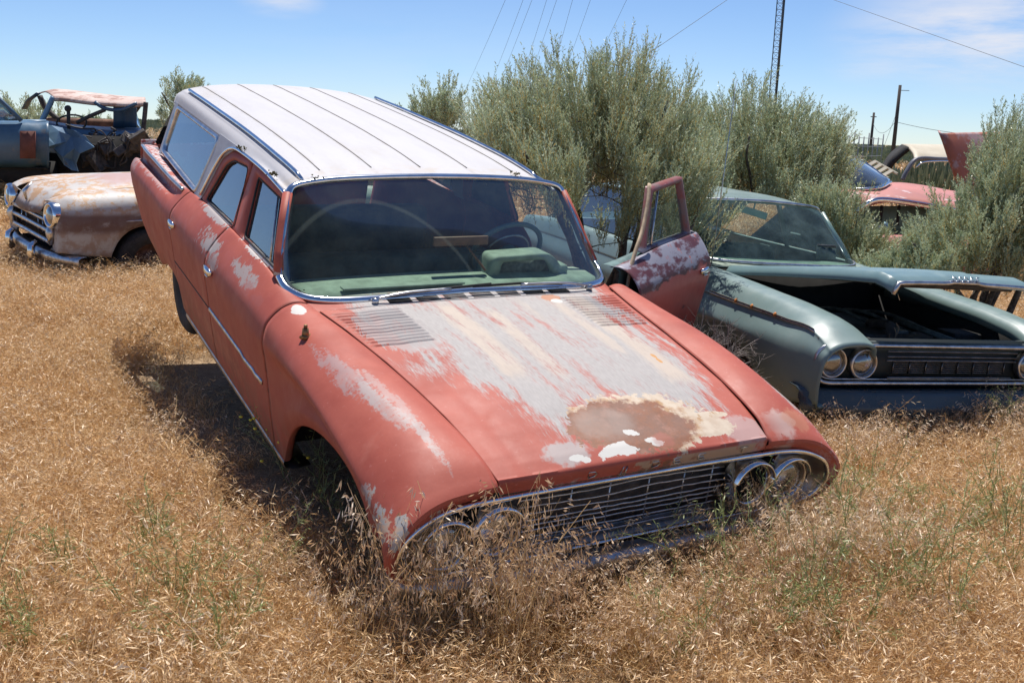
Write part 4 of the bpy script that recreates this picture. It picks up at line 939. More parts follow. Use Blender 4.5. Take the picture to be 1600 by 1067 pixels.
# ---------------------------------------------------------------- sagebrush
sage_leaf = leafmat('sage_leaves', [(.50, .34, .10), (.31, .37, .21), (.40, .465, .285), (.49, .55, .365), (.59, .645, .46)], .28, per_instance=False)
sage_bark = simple('grey_shredded_bark', (.115, .092, .075), .95, 0, .45, 30, .5, bs=80)
dead_twig = simple('grey_dead_twigs', (.22, .19, .175), .9, 0, .35, 40)
def sage(name, base, lobes, seed, n, label, leaf=(.024, .0062), plume=(.30, .56), sub=24, per=22, trunks=5, group=None, cat='shrub', dense=1.0, droop=.15):
    r = np.random.default_rng(seed); base = np.array(base, float)
    n = int(n * 1.25); wts = np.array([l[3] * l[5] for l in lobes]); wts = wts / wts.sum(); T = []
    while len(T) < n:
        l = lobes[r.choice(len(lobes), p=wts)]; d = r.normal(size=3); d /= np.linalg.norm(d)
        if d[2] < -.45: continue
        k = r.uniform(.12, 1.0) ** .5; p = np.array(l[:3]) + d * np.array(l[3:6]) * k
        if p[2] > base[2] + .12: T.append(p)
    T = np.array(T) - [0, 0, sum(plume) * .28]; T[:, 2] = np.maximum(T[:, 2], base[2] + .12); cen = np.array([l[:3] for l in lobes]).mean(0)
    # skeleton: main limbs, then every plume joins its nearest node below
    nodes, rads = [], []; m = MB()
    for i in range(trunks):
        l = lobes[i % len(lobes)]; tgt = np.array(l[:3]) + r.normal(size=3) * np.array(l[3:6]) * .35; b = base + np.array([r.normal() * .05, r.normal() * .05, -.03])
        ts = np.linspace(0, 1, 9)[:, None]; dv = tgt - b; C = b + dv * np.array([1, 1, 0]) * ts ** 1.3 + dv * np.array([0, 0, 1]) * ts ** .8; C[1:] += np.cumsum(r.normal(size=(8, 3)) * .022, 0)
        rr = np.linspace(.028, .009, 9) * (1 + .35 * r.random()); m.tube(cr1(C, 3), np.interp(np.linspace(0, 1, 25), np.linspace(0, 1, 9), rr), 7); nodes += list(C[2:]); rads += list(rr[2:])
    nodes, rads = np.array(nodes), np.array(rads)
    for p in T[np.argsort(np.linalg.norm(T - base, axis=1))]:
        dd = np.linalg.norm(nodes - p, axis=1) + np.maximum(0, nodes[:, 2] - p[2]) * 2; j = int(np.argmin(dd)); a = nodes[j]; mid = (a + p) / 2 + r.normal(size=3) * .03 * (dd[j] + .2) + [0, 0, -.04 * dd[j]]
        C = cr1([a, mid, p], 3); ra = min(rads[j] * .8, .006 + .012 * dd[j]); m.tube(C, np.linspace(ra, .0035, len(C)), 5, caps=False); nodes = np.concatenate([nodes, [mid, p]]); rads = np.concatenate([rads, [ra * .8, .004]])
    # plumes
    out = T - cen; out[:, 2] *= .5; out /= np.linalg.norm(out, axis=1)[:, None] + 1e-6
    D = out * (droop + r.uniform(0, .35, (n, 1))) + np.array([0, 0, 1.0]) + r.normal(size=(n, 3)) * .12; D /= np.linalg.norm(D, axis=1)[:, None]; Lp = r.uniform(*plume, n)
    P0, D0, L0 = [T - D * (Lp * .25)[:, None]], [D], [Lp]
    for j in range(sub):
        t = r.uniform(-.1, .85, n); az = r.normal(size=(n, 3)); az -= D * (az * D).sum(1)[:, None]; az /= np.linalg.norm(az, axis=1)[:, None]
        P0.append(T + D * (Lp * t)[:, None] + az * r.uniform(0, .045, (n, 1))); D0.append(D + az * r.uniform(.12, .50, (n, 1)) + [0, 0, .2]); L0.append(Lp * r.uniform(.25, .55, n) * (1.15 - .5 * np.clip(t, 0, 1)))
    P0, D0, L0 = map(np.concatenate, (P0, D0, L0)); D0 /= np.linalg.norm(D0, axis=1)[:, None]
    tw = strips(P0[:, None] + D0[:, None] * L0[:, None, None] * np.linspace(0, .9, 3)[None, :, None], np.full(len(P0), .0035))
    ns = len(P0); LP, LD, LT = [], [], []; tone = r.random(ns) * .5
    for j in range(per):
        t = (j + r.random(ns)) / per; az = r.normal(size=(ns, 3)); az -= D0 * (az * D0).sum(1)[:, None]; az /= np.linalg.norm(az, axis=1)[:, None]
        LP.append(P0 + D0 * (L0 * t)[:, None]); LD.append(D0 * r.uniform(.5, 1.4, (ns, 1)) + az * r.uniform(.4, 1.0, (ns, 1)))
        LT.append(.22 + tone * .75 + r.random(ns) * .36 - (r.random(ns) < .035) * .6)
    LP, LD, LT = map(np.concatenate, (LP, LD, LT)); nl = len(LP)
    q = blades(LP, LD, r.uniform(.7, 1.25, nl) * leaf[0], np.full(nl, leaf[1]) * r.uniform(.8, 1.2, nl), rng=r)
    e = empty(name, loc=base.tolist(), label=label, cat=cat, group=group)
    me = quads_mesh('crown', np.concatenate([q, tw]) - base, np.concatenate([LT, np.full(len(tw), .05)]), [sage_leaf]); o = bpy.data.objects.new('crown', me); COL.objects.link(o); o.parent = e
    m.v = [v - base for v in m.v]; m.build('trunk', sage_bark, e); return e
def px2w(px, py, D):
    d = pxdir(px, py); t = D / d[1]; return (np.array([0, 0, CAM_H]) + t * d)
def lobe(px, py, D, rx, ry, rz): return (*px2w(px, py, D), rx, ry, rz)
sage('sagebrush', (.70, 7.35, gz(.7, 7.35)), [lobe(825, 215, 7.0, .36, .42, .34), lobe(790, 245, 6.45, .24, .2, .08), lobe(850, 275, 6.3, .22, .2, .10), lobe(875, 205, 7.35, .36, .5, .42), lobe(960, 207, 7.4, .46, .55, .48), lobe(1010, 212, 7.5, .32, .4, .42), lobe(1055, 265, 7.2, .28, .4, .30), lobe(1060, 330, 7.3, .22, .3, .2), lobe(950, 250, 7.6, .45, .4, .2), lobe(815, 240, 7.1, .36, .4, .2), lobe(1095, 350, 6.6, .12, .12, .12), lobe(1020, 300, 6.9, .3, .3, .22), lobe(965, 330, 7.0, .26, .3, .10)], 3, 330,
     'tall grey-green sagebrush between the red wagon and its open door, foliage over the white roof', trunks=9)
sage('sagebrush', (2.55, 10.6, gz(2.5, 10.6)), [lobe(1105, 235, 10.3, .45, .6, .42), lobe(1190, 228, 10.6, .55, .6, .52), lobe(1235, 255, 10.4, .5, .6, .45), lobe(1280, 260, 10.5, .28, .5, .42), lobe(1170, 300, 10.2, .6, .5, .40), lobe(1090, 290, 10.0, .4, .4, .4)], 5, 300,
     'wide sagebrush right behind the green sedan roof, below the lattice tower', leaf=(.032, .009), plume=(.32, .56), sub=20, per=18, trunks=8)
sage('sagebrush', (3.0, 9.3, gz(3, 9.3)), [lobe(1295, 335, 9.2, .28, .35, .24), lobe(1335, 385, 9.2, .22, .3, .18)], 7, 80, 'small sagebrush just beyond the right edge of the green sedan windscreen', leaf=(.028, .008), plume=(.26, .42), sub=18, per=18)
sage('sagebrush', (4.0, 8.4, gz(4, 8.4)), [lobe(1570, 300, 8.2, .42, .5, .42), lobe(1600, 250, 8.4, .35, .4, .30), lobe(1640, 340, 8.2, .5, .5, .5), lobe(1530, 380, 8.1, .45, .5, .35), lobe(1450, 400, 8.0, .34, .4, .16)], 9, 300,
     'large sagebrush at the right edge, rising behind the raised green hood', leaf=(.026, .0072), plume=(.26, .48), sub=20, trunks=8)
sage('sagebrush', (3.45, 8.1, gz(3.45, 8.1)), [lobe(1420, 425, 7.9, .26, .3, .12), lobe(1380, 425, 8.3, .2, .25, .10)], 12, 60, 'low pale sagebrush directly above the crumpled edge of the green hood', leaf=(.026, .0072), plume=(.16, .30))
sage('sagebrush', (-1.0, 14.2, gz(-1, 14.2)), [lobe(688, 172, 14, .32, .4, .30), lobe(670, 190, 14, .3, .3, .25)], 13, 70, 'distant sagebrush whose tip shows just above the rear edge of the white roof', leaf=(.045, .013), plume=(.25, .42), sub=8, per=14)
sage('sagebrush', (-4.25, 13.8, gz(-4.25, 13.8)), [lobe(282, 150, 13.8, .26, .3, .22), lobe(300, 145, 13.8, .2, .2, .2), lobe(270, 180, 13.8, .18, .2, .16)], 15, 52, 'sparse upright sagebrush left of the wagon tail, between it and the stripped wreck', leaf=(.04, .011), plume=(.16, .30), sub=7, per=12, trunks=6)
sage('sagebrush', (-11.6, 24, gz(-11.6, 24)), [lobe(40, 185, 24, .9, .8, .45), lobe(110, 215, 25, 1.3, .8, .5)], 17, 120, 'broad sagebrush seen through the gap behind the blue car at the left', leaf=(.07, .02), plume=(.35, .6), sub=7, per=12)
# leafless grey twigs pushing up between the wagon fender and the green sedan
def dead_bush(base, H, seed, label, spread=.3):
    r = np.random.default_rng(seed); m = MB(); base = np.array(base, float)
    def br(p, d, L, ra, k):
        C = [p]; q = p.copy()
        for i in range(4): d = d + r.normal(size=3) * .16 + [0, 0, .03]; d /= np.linalg.norm(d); q = q + d * L / 4; C.append(q)
        m.tube(C, np.linspace(ra, ra * .6, 5), 4, caps=False)
        if k:
            for j in range(4): t = r.uniform(.3, 1); i = int(t * 4); br(C[i] + 0, d + r.normal(size=3) * .55, L * r.uniform(.4, .7), ra * .55, k - 1)
    for i in range(9): a = r.uniform(0, 6.28); br(base + 0, np.array([math.cos(a) * spread, math.sin(a) * spread, 1.0]), H * r.uniform(.5, .75), .006, 3)
    m.v = [v - base for v in m.v]; e = m.build('dead_sagebrush', dead_twig); e.location = base.tolist(); return tag(e, label, 'shrub')
dead_bush((1.13, 5.60, .25), .62, 21, 'leafless grey sagebrush between the red fender and the green sedan', .45)
# ================================================================ the green sedan with its hood up
def rzmat(loc, yaw, rx=0.0, ry=0.0):
    cy, sy = math.cos(yaw), math.sin(yaw); Rz = np.array([[cy, -sy, 0], [sy, cy, 0], [0, 0, 1]])
    Rx = np.array([[1, 0, 0], [0, math.cos(rx), -math.sin(rx)], [0, math.sin(rx), math.cos(rx)]]); Ry = np.array([[math.cos(ry), 0, math.sin(ry)], [0, 1, 0], [-math.sin(ry), 0, math.cos(ry)]])
    M = np.eye(4); M[:3, :3] = Rz @ Rx @ Ry; M[:3, 3] = loc; return M
def paint(name, cols, rough=.38, spots=None, grime=.4, spec=.5):
    m = Mat(name); c = m.mix(m.noise(2.2, 6, .65).step(.35, .68), cols[0], cols[1])
    if spots: c = m.mix(m.noise(spots[1], 6, .65, seed=spots[3] if len(spots) > 3 else 5).step(spots[2], spots[2] + .10), c, spots[0])
    c = m.mix(m.noise(40, 4, .65, seed=2).step(.58, .75) * grime, c, (.20, .15, .10))
    m.set('Base Color', c); m.set('Roughness', m.noise(8, 4, .6, seed=3).lin(.3, .7, rough, rough + .18)); m.set('Specular IOR Level', spec); m.bump(m.noise(4, 4, .5), .08, .015); return m.m
green_p = paint('faded_sea_green_paint', ((.155, .220, .212), (.19, .255, .245)), .28, None, .25)
green_d = paint('dusty_sea_green_hood_paint', ((.15, .235, .25), (.13, .21, .225)), .28, None, .2)
clip_m = simple('orange_rust_clip', (.50, .17, .03), .8, 0, .3, 60)
class Body:
    def __init__(s, ys, tab, arches, bot): s.ys, s.tab, s.arches, s.bot = ys, [[(p[0], 0, p[1]) if len(p) == 2 else p for p in r] for r in tab], arches, bot
    def bottom(s, y): return max([np.interp(y, *s.bot)] + [arch(y, *a) for a in s.arches])
    def grid(s, y0, y1, sd, kz, dense=.04, sub=5, k0=0):
        ys = np.linspace(y0, y1, max(3, int((y1 - y0) / dense) + 1))
        for c, a, b, z in s.arches:
            for e in (-1, 1): ys = np.concatenate([ys, c + e * (a - np.array([.003, .01, .022]))])
        ys = np.unique(ys[(ys >= y0) & (ys <= y1)]); P = stations(ys, s.ys, s.tab); G = []
        for y, p in zip(ys, P):
            b = s.bottom(y); q = p.copy(); zk, zb = p[kz][2], p[-1][2]; b = min(b, zk - .02)
            for k in range(kz + 1, len(p)): q[k][2] = b + (p[k][2] - zb) * (zk - b) / max(.05, zk - zb)
            q[:, 1] += y; L = cr1(q[k0:], sub); e = L[-1]; L = np.concatenate([L, [e + [-.01, 0, -.003], e + [-.035, 0, .008]]]); G.append(mirror(L, sd))
        return np.array(G)
MGW = rzmat(GREEN_POS, GREEN_YAW, .0236, .0519)
gsed = empty('green_sedan', MGW, label='sea-green sedan with its hood raised, nose towards the dry grass at the right', cat='car')
GB = Body([.10, .22, .5, .95, 1.35, 1.75, 2.3, 3.4, 4.4, 5.3], [
 [(.60,.79),(.68,.805),(.80,.795),(.875,.765),(.895,.745),(.925,.70),(.94,.60),(.93,.49)],
 [(.62,.845),(.69,.868),(.80,.855),(.890,.822),(.905,.800),(.955,.72),(.965,.60),(.945,.48)],
 [(.64,.895),(.71,.915),(.82,.900),(.910,.838),(.918,.812),(.978,.72),(.980,.58),(.95,.42)],
 [(.66,.925),(.74,.942),(.85,.925),(.930,.843),(.936,.818),(.988,.72),(.985,.57),(.95,.36)],
 [(.68,.945),(.76,.957),(.86,.940),(.936,.847),(.940,.822),(.990,.72),(.985,.56),(.95,.30)],
 [(.70,.960),(.78,.968),(.87,.948),(.940,.850),(.944,.825),(.990,.72),(.985,.55),(.95,.28)],
 [(.79,.985),(.83,.988),(.88,.965),(.942,.852),(.946,.828),(.990,.72),(.985,.55),(.95,.28)],
 [(.80,.985),(.84,.988),(.89,.965),(.942,.852),(.946,.828),(.990,.72),(.985,.55),(.95,.28)],
 [(.76,.975),(.84,.985),(.90,.960),(.942,.850),(.946,.826),(.985,.72),(.98,.55),(.94,.30)],
 [(.70,.92),(.80,.93),(.87,.91),(.900,.82),(.905,.80),(.93,.70),(.93,.55),(.90,.42)]], [(1.06, .46, .50, .10), (4.15, .44, .36, .10)], ([0, .3, 1.8, 5.3], [.46, .40, .27, .40]))
for s in (-1, 1):
    m = MB(); G = GB.grid(.10, 1.78, s, 5); m.grid(G)
    # brow wall in front and inner return at the hood opening
    r0 = G[0]; m.grid(np.array([r0, r0 * [.995, 1, .985] + [0, -.03, 0], r0 * [.985, 1, .965] + [0, -.02, .0], r0 * [.97, 1, .94] + [0, .06, .02]]))
    inn = G[:, 0]; m.grid(np.array([inn, inn + [-s * .012, 0, -.012], inn + [-s * .035, 0, -.03], inn + [-s * .035, 0, -.08]]))
    f = m.build('front_fender', green_p, gsed, solid=.005)
    P = [[s * (p[3][0] + .006), y, p[3][2] - .004] for y in np.linspace(.24, 1.35, 24) for p in stations([y], GB.ys, GB.tab)]
    m = MB(); m.tube(P, .009, 6, flat=(.6, 1.1), up=(0, 0, 1)); m.build('bare_trim_strip', chrome_dull, f)
    m = MB(); m.tube([p_ + np.array([s * .003, 0, .012]) for p_ in np.array(P)], .0045, 5); cr_ = m.build('grimy_channel', steel_dark, f)
    m = MB(); m.grid(GB.grid(1.79, 5.3, s, 5)); m.build('side_panel', green_p, gsed, solid=.005)
for s in (-1,):
    for y in (1.02, .84, .60): m = MB(); p = stations([y], GB.ys, GB.tab)[0][3]; m.lathe([(0, 0), (.012, 0), (.014, .008), (.006, .012), (0, .012)], (s * (p[0] + .006), y, p[2] + .006), (-1, 0, .5), 8); m.build('rusted_clip', clip_m, gsed)

m = MB(); c = (-.655, .34, .895); m.lathe([(.022, 0), (.012, .012), (.008, .05), (.016, .06), (.015, .10), (.003, .105), (0, .105)], c, (0, 0, 1), 12); m.build('fender_ornament', chrome, gsed)
#  hood: hinged at the cowl, lifted a little
def gh(u, y):
    w = np.interp(y, [0, .03, .5, 1.0, 1.55], [.50, .525, .57, .62, .665]); x = u * w
    z = np.interp(y, [0, .035, .12, .4, 1.0, 1.55], [-.066, -.036, -.010, .0, .005, .0]) + .012 * (1 - u * u)
    if abs(u) > .93: z -= (abs(u) - .93) * .9
    if abs(x) < .13: z += .008 * np.interp(abs(x), [.10, .13], [1, 0]) * np.interp(y, [0, 1.2, 1.55], [1, 1, .0])
    return x, y, z
hp = Matrix.Translation((0.015, 1.75, .972)) @ Matrix.Rotation(rad(-8.3), 4, 'X') @ Matrix.Translation((0, -1.60, 0))
he = empty('raised_hood'); he.parent = gsed; he.matrix_local = hp
m = MB(); G = [[gh(u, y) for u in np.linspace(-1, 1, 61)] for y in np.concatenate([[0], np.linspace(.01, .14, 8), np.linspace(.18, 1.55, 24)])]
m.grid(np.array(G)); m.build('hood_skin', green_d, he, solid=.006)
m = MB(); m.tube([gh(u, 0) + np.array([0, -.006, -.008]) for u in np.linspace(-1, 1, 30)], .014, 8, flat=(.8, 1)); m.build('hood_lip_trim', chrome_dull, he)
m = MB()
for s in (-1, 1): m.tube([[s * .45, .08, -.07], [s * .55, 1.45, -.03]], .03, 6, flat=(1, .5))
m.tube([[-.46, .12, -.07], [.46, .12, -.07]], .03, 6); m.build('hood_braces', steel_dark, he)
for i, st in enumerate((LD, [([(0, .004), (.006, .024), (.024, .024), (.030, .018), (.026, .002), (.008, 0)], True)], LD, [([(.028, .022), (.004, .024), (0, .002), (.026, 0), (.028, .012), (.016, .012)], False)], LE)):
    m = MB(); x0 = -.094 + i * .042
    for pts, cl in st: m.tube([[x0 + a * .8, -.014 + (.05 - b) * .0 + (b - .012) * .55, -.050 + b * 1.15] for a, b in pts], .003, 6, cl)
    m.build('badge_letter', chrome_dull, he)
# engine bay, firewall, radiator support
m = MB(); m.box((0, 1.72, .62), (1.50, .03, .66)); m.box((0, 1.0, .33), (1.4, 1.5, .02))
for s in (-1, 1): m.box((s * .66, .95, .60), (.02, 1.5, .44))
m.box((0, .34, .60), (1.25, .03, .10)); m.build('engine_bay', dark_m, gsed)
m = MB(); m.box((0, .20, .775), (1.22, .10, .02)); m.tube([(-.6, .15, .785), (0, .14, .775), (.6, .15, .785)], .014, 8); m.tube([(.1, .2, .78), (.12, .8, .80)], .02, 6); m.build('radiator_support', simple('dusty_support', (.07, .09, .085), .7, 0, .4, 20), gsed)
m = MB(); m.box((-.2, .75, .70), (.55, .22, .06)); m.box((.25, .80, .68), (.5, .2, .05)); m.tube([(-.05, .55, .65), (.0, .7, .78), (.05, .95, .74)], .035, 8); m.build('engine_brackets', steel_dark, gsed, bev=.01)
m = MB(); m.lathe([(0, 0), (.17, 0), (.18, .05), (.10, .08), (0, .09)], (.05, 1.0, .74), (0, 0, 1), 20); m.build('air_cleaner', steel_dark, gsed)
m = MB(); m.box((.0, 1.1, .60), (.5, .6, .25))
for k in range(5): m.tube(cr1([(-.5 + k * .22, 1.5, .72), (-.4 + k * .2, 1.2, .80 - k * .01), (-.3 + k * .2, .8, .70)], 5), .014, 6)
m.build('engine_parts', simple('oily_engine_metal', (.14, .15, .14), .5, .4, .5, 18), gsed, bev=.015)
m = MB(); m.box((.48, .62, .68), (.22, .18, .18)); m.build('battery', rubber, gsed, bev=.01)
# front: dark grille cavity, lamp clusters, bars, bumper
def loopx(pts, y, n=4, r=.08): return np.array([[x, y, z] for x, z in rpoly(pts, r, n)])
m = MB(); m.box((0, .20, .655), (1.80, .02, .30)); m.build('grille_backing', simple('dark_green_grille_paint', (.02, .028, .028), .6), gsed)
OUT = [(-.93, .775), (.93, .775), (.93, .555), (-.93, .555)]; R_ = loopx(OUT, .10, 6, .11); R_[:, 1] += .06 * np.abs(R_[:, 0]) ** 4
m = MB(); m.tube(R_, .013, 8, True); m.tube(R_ * [.96, 1, 1] * [1, 1, .86] + [0, .03, .093], .007, 6, True); m.build('grille_surround', chrome_dull, gsed)
gb = simple('dulled_grille_bar', (.16, .16, .165), .4, 1.0, .3, 20)
m = MB()
for z in (.745, .715, .692): m.tube([[x, .12, z - .004 * x * x] for x in np.linspace(-.47, .47, 12)], .006, 6)
m.tube([[x, .12, .59] for x in np.linspace(-.45, .45, 6)], .008, 6); m.build('upper_bars', gb, gsed)
m = MB()
for i in range(7):
    x0 = -.40 + i * .116
    m.box((x0 + .055, .155, .645), (.108, .008, .078)) if False else None
    for k in range(6): m.box((x0 + .055, .145, .615 + k * .0125), (.100, .008, .005))
    m.box((x0, .143, .645), (.005, .01, .075))
m.box((.412, .143, .645), (.005, .01, .075)); m.build('vent_grille', gb, gsed)
def lamp(parent, x, y, z, R=.092, ax=(0, -1, 0)):
    m = MB(); m.lathe([(R * 1.16, -.03), (R * 1.14, .0), (R * 1.06, .014), (R * .98, .008), (R * .93, -.012)], (x, y, z), ax, 36); b = m.build('headlight', chrome_dull, parent)
    m = MB(); m.lathe([(R * .93, -.012), (R * .75, .004), (R * .45, .014), (0, .018)], (x, y, z), ax, 30); m.build('lens', lamp_glass, b)
    m = MB(); m.lathe([(R * .92, -.02), (R * .75, -.045), (R * .4, -.068), (0, -.075)], (x, y, z), ax, 24); m.build('reflector', chrome, b); return b
for x in (-.80, -.605, .605, .80): lamp(gsed, x, .135 + .06 * abs(x) ** 4, .665, .078)
m = MB(); G = []
for x in np.linspace(-.99, .99, 40):
    b = .14 * abs(x) ** 5; G.append([[x, y + b, z] for y, z in ((.14, .525), (.07, .52), (.035, .50), (.04, .465), (.015, .445), (.02, .39), (.06, .35), (.12, .34))])
m.grid(np.array(G)); m.build('front_bumper', paint('greenish_bumper', ((.045, .065, .075), (.06, .08, .09)), .22), gsed, solid=.006)
# greenhouse
def XG(z): return .80 - .38 * (z - .99)
gb_ = np.array([(0, 1.84, .985), (.4, 1.86, .985), (.62, 1.95, .988), (.74, 2.10, .995), (.785, 2.24, 1.0)]); gt_ = np.array([(0, 2.34, 1.405), (.35, 2.36, 1.395), (.55, 2.42, 1.375), (.640, 2.50, 1.34)])
B = np.concatenate([mirror(gb_, -1)[::-1][:-1], gb_]); T = np.concatenate([mirror(gt_, -1)[::-1][:-1], gt_])
glass_between('windscreen', plain_screen, gsed, B, T, bulge=.03)
loop = np.concatenate([cr1(B, 5), cr1(T[::-1], 5)]); m = MB(); m.tube(loop, .014, 8, True); m.build('windscreen_trim', chrome_dull, gsed)
ys = np.linspace(2.34, 4.3, 30); RT2 = [[(0, z), (.3, z - .006), (.5, z - .03), (.60, z - .055), (w, z - .085)] for z, w in ((1.405, .645), (1.435, .655), (1.44, .655), (1.425, .65), (1.36, .64))]
R = stations(ys, [2.34, 2.7, 3.3, 4.0, 4.3], RT2); G = []
for y, p in zip(ys, R):
    h = cr1(p, 6); G.append([[-x, y + .13 * (x / .65) ** 2 * max(0, 1 - (y - 2.34) / .5), z] for x, z in h[::-1][:-1]] + [[x, y + .13 * (x / .65) ** 2 * max(0, 1 - (y - 2.34) / .5), z] for x, z in h])
m = MB(); m.grid(np.array(G)); m.build('roof', green_p, gsed, solid=.02)
for s in (-1, 1):
    for nm, a, b_, r_ in (('windscreen_pillar', (2.24, 1.0), (2.50, 1.335), .024), ('centre_pillar', (3.1, .99), (3.12, 1.35), .022), ('rear_pillar', (4.62, .98), (4.25, 1.35), .05)):
        m = MB(); m.tube([[s * XG(a[1]), a[0], a[1]], [s * XG(b_[1]), b_[0], b_[1]]], r_, 8); m.build(nm, green_p, gsed)
    m = MB(); m.add([[s * XG(z), y, z] for y, z in ((2.26, 1.0), (4.6, .99), (4.27, 1.34), (2.5, 1.335))], [(0, 1, 2, 3)]); m.build('side_window', side_glass_clear, gsed, smooth=False)
m = MB(); G = [[[u * .62, 4.3 + .35 * t + .05 * (1 - u * u), 1.36 - .37 * t] for u in np.linspace(-1, 1, 10)] for t in np.linspace(0, 1, 5)]; m.grid(np.array(G)); m.build('rear_window', side_glass_clear, gsed)
m = MB(); G = [[[u * x, y, z + .02 * (1 - u * u)] for u in np.linspace(-1, 1, 12)] for x, y, z in ((.74, 4.62, .975), (.73, 5.0, .95), (.70, 5.3, .92), (.72, 5.33, .8), (.85, 5.32, .5))]; m.grid(np.array(G)); m.build('trunk', green_p, gsed, solid=.01)
m = MB(); G = [[[u * x, y, z] for u in np.linspace(-1, 1, 12)] for x, y, z in ((.68, 1.76, .965), (.70, 1.86, .975), (.76, 2.05, .98), (.74, 2.3, .97), (.74, 2.36, .8))]; m.grid(np.array(G)); m.build('dashboard', mint, gsed, solid=.01)
m = MB(); m.box((0, 2.9, .55), (1.4, .6, .3)); m.box((0, 3.2, .78), (1.4, .16, .4)); m.box((0, 3.3, .30), (1.5, 3.6, .02)); m.build('bench_seat', seat_m, gsed, bev=.04)
m = MB(); m.box((-.02, 2.42, 1.31), (.26, .02, .055), R=np.array([[.97, 0, .2], [0, 1, 0], [-.2, 0, .97]])); m.tube([(-.02, 2.42, 1.32), (-.0, 2.44, 1.39)], .008, 6); m.build('rear_view_mirror', simple('pale_green_mirror', (.25, .36, .32), .5), gsed, bev=.012)
m = MB(); m.box((.40, 2.0, 1.075), (.17, .10, .012), R=np.array([[1, 0, 0], [0, .2, -.98], [0, .98, .2]])); m.box((.38, 1.98, 1.125), (.16, .012, .02)); m.build('tilted_plate', simple('dark_plate', (.05, .055, .06), .5), gsed)
m = MB(); m.lathe([(.024, 0), (.022, .02), (.012, .045), (.004, .06)], (-.845, 1.54, .94), (0, 0, 1), 12); m.build('aerial_base', chrome_dull, gsed)
m = MB(); m.tube([(-.845, 1.54, .99), (-.842, 1.54, 1.5), (-.835, 1.55, 2.22)], [.0042, .0035, .0022], 6); m.build('aerial', chrome_dull, gsed)
wheel(gsed, (-.78, 1.06, .30), (-1, 0, 0), name='front_wheel'); wheel(gsed, (.78, 1.06, .30), (1, 0, 0), name='front_wheel')

# ================================================================ the weathered cream and rust sedan at the left
def make_cream():
    m = Mat('rust_and_cream_patina'); a = m.noise(1, 6, .7, sx=2.2, sy=1.6, sz=4, seed=1); b = m.noise(9, 6, .7, seed=5)
    c = m.mix(b.step(.4, .6), (.44, .42, .40), (.34, .25, .20))
    top = m.z.step(.74, .95)
    c = m.mix(top * (a + b * .4 - .2).step(.38, .52), c, (.50, .45, .41)); c = m.mix(top * (b + a * .5).step(.72, .80) * .85, c, (.44, .24, .10))
    c = m.mix(m.z.step(.99, 1.03) * m.x.abs().step(.5, .3) * m.y.step(.5, .8) * .85, c, (.40, .25, .235))
    band = m.z.step(.60, .68) * m.z.step(.86, .80) * (a + b * .3).step(.42, .62); c = m.mix(band * .9, c, (.13, .065, .05))
    c = m.mix(m.y.step(1.15, 1.5) * m.z.step(.4, .7) * (b + a).step(.85, 1.0) * .9, c, (.14, .24, .19))
    m.set('Base Color', c); m.set('Roughness', .55); m.bump(b, .2, .01); return m.m
cream_p = make_cream()
cs = empty('old_sedan', rzmat((-5.18, 10.73, float(gz(-5.3, 10.7))), rad(-48), 0, .08), label='rounded old sedan in rust and cream patina at the left, chrome grille towards the grass', cat='car')
CB = Body([.02, .12, .35, .8, 1.3, 1.7, 2.6, 3.6, 4.4, 5.0], [
 [(.50,.94),(.60,.955),(.70,.94),(.80,.86),(.84,.74),(.84,.60),(.83,.48)],
 [(.49,.975),(.62,.99),(.74,.975),(.85,.88),(.89,.75),(.89,.60),(.87,.46)],
 [(.48,1.01),(.64,1.02),(.77,1.005),(.88,.91),(.92,.76),(.925,.60),(.90,.44)],
 [(.52,1.04),(.67,1.04),(.79,1.02),(.89,.93),(.925,.78),(.93,.60),(.90,.40)],
 [(.58,1.06),(.70,1.055),(.80,1.03),(.895,.94),(.93,.79),(.93,.60),(.90,.34)],
 [(.64,1.07),(.73,1.065),(.81,1.04),(.90,.95),(.93,.80),(.93,.60),(.90,.30)],
 [(.70,1.08),(.76,1.07),(.82,1.04),(.90,.95),(.93,.80),(.93,.60),(.90,.28)],
 [(.70,1.07),(.76,1.06),(.82,1.03),(.90,.95),(.93,.80),(.93,.60),(.90,.28)],
 [(.66,1.02),(.72,1.02),(.80,1.0),(.88,.92),(.92,.79),(.92,.60),(.90,.30)],
 [(.55,.92),(.65,.92),(.74,.90),(.82,.83),(.86,.74),(.86,.60),(.84,.42)]], [(.92, .46, .58, .12), (4.0, .42, .45, .12)], ([0, .3, 1.5, 5.0], [.44, .40, .28, .42]))
for s in (-1, 1):
    m = MB(); G = CB.grid(.02, 1.72, s, 4); m.grid(G); r0 = G[0]; m.grid(np.array([r0, r0 * [.98, 1, .98] + [0, -.03, .005], r0 * [.9, 1, .95] + [0, -.04, .02], r0 * [.72, 1, .90] + [0, -.02, .04]])); m.build('front_fender', cream_p, cs, solid=.006)
    m = MB(); m.grid(CB.grid(1.73, 5.0, s, 4)); m.build('side_panel', cream_p, cs, solid=.006)
m = MB(); G = []
for y in np.linspace(-.06, 1.72, 40):
    xe = np.interp(y, [-.06, .12, .35, .8, 1.3, 1.72], [.40, .485, .475, .515, .575, .635]); zc = np.interp(y, [-.06, .0, .1, .3, .8, 1.72], [.76, .87, .97, 1.04, 1.10, 1.12]); ze = np.interp(y, [-.06, .0, .12, .35, .8, 1.3, 1.72], [.78, .88, .975, 1.01, 1.04, 1.06, 1.07])
    G.append([[u * xe, y - .05 * (1 - u * u), ze + (zc - ze) * (1 - abs(u) ** 2.4)] for u in np.linspace(-1, 1, 31)])
m = MB(); m.grid(np.array(G)); h = m.build('hood', cream_p, cs, solid=.006)
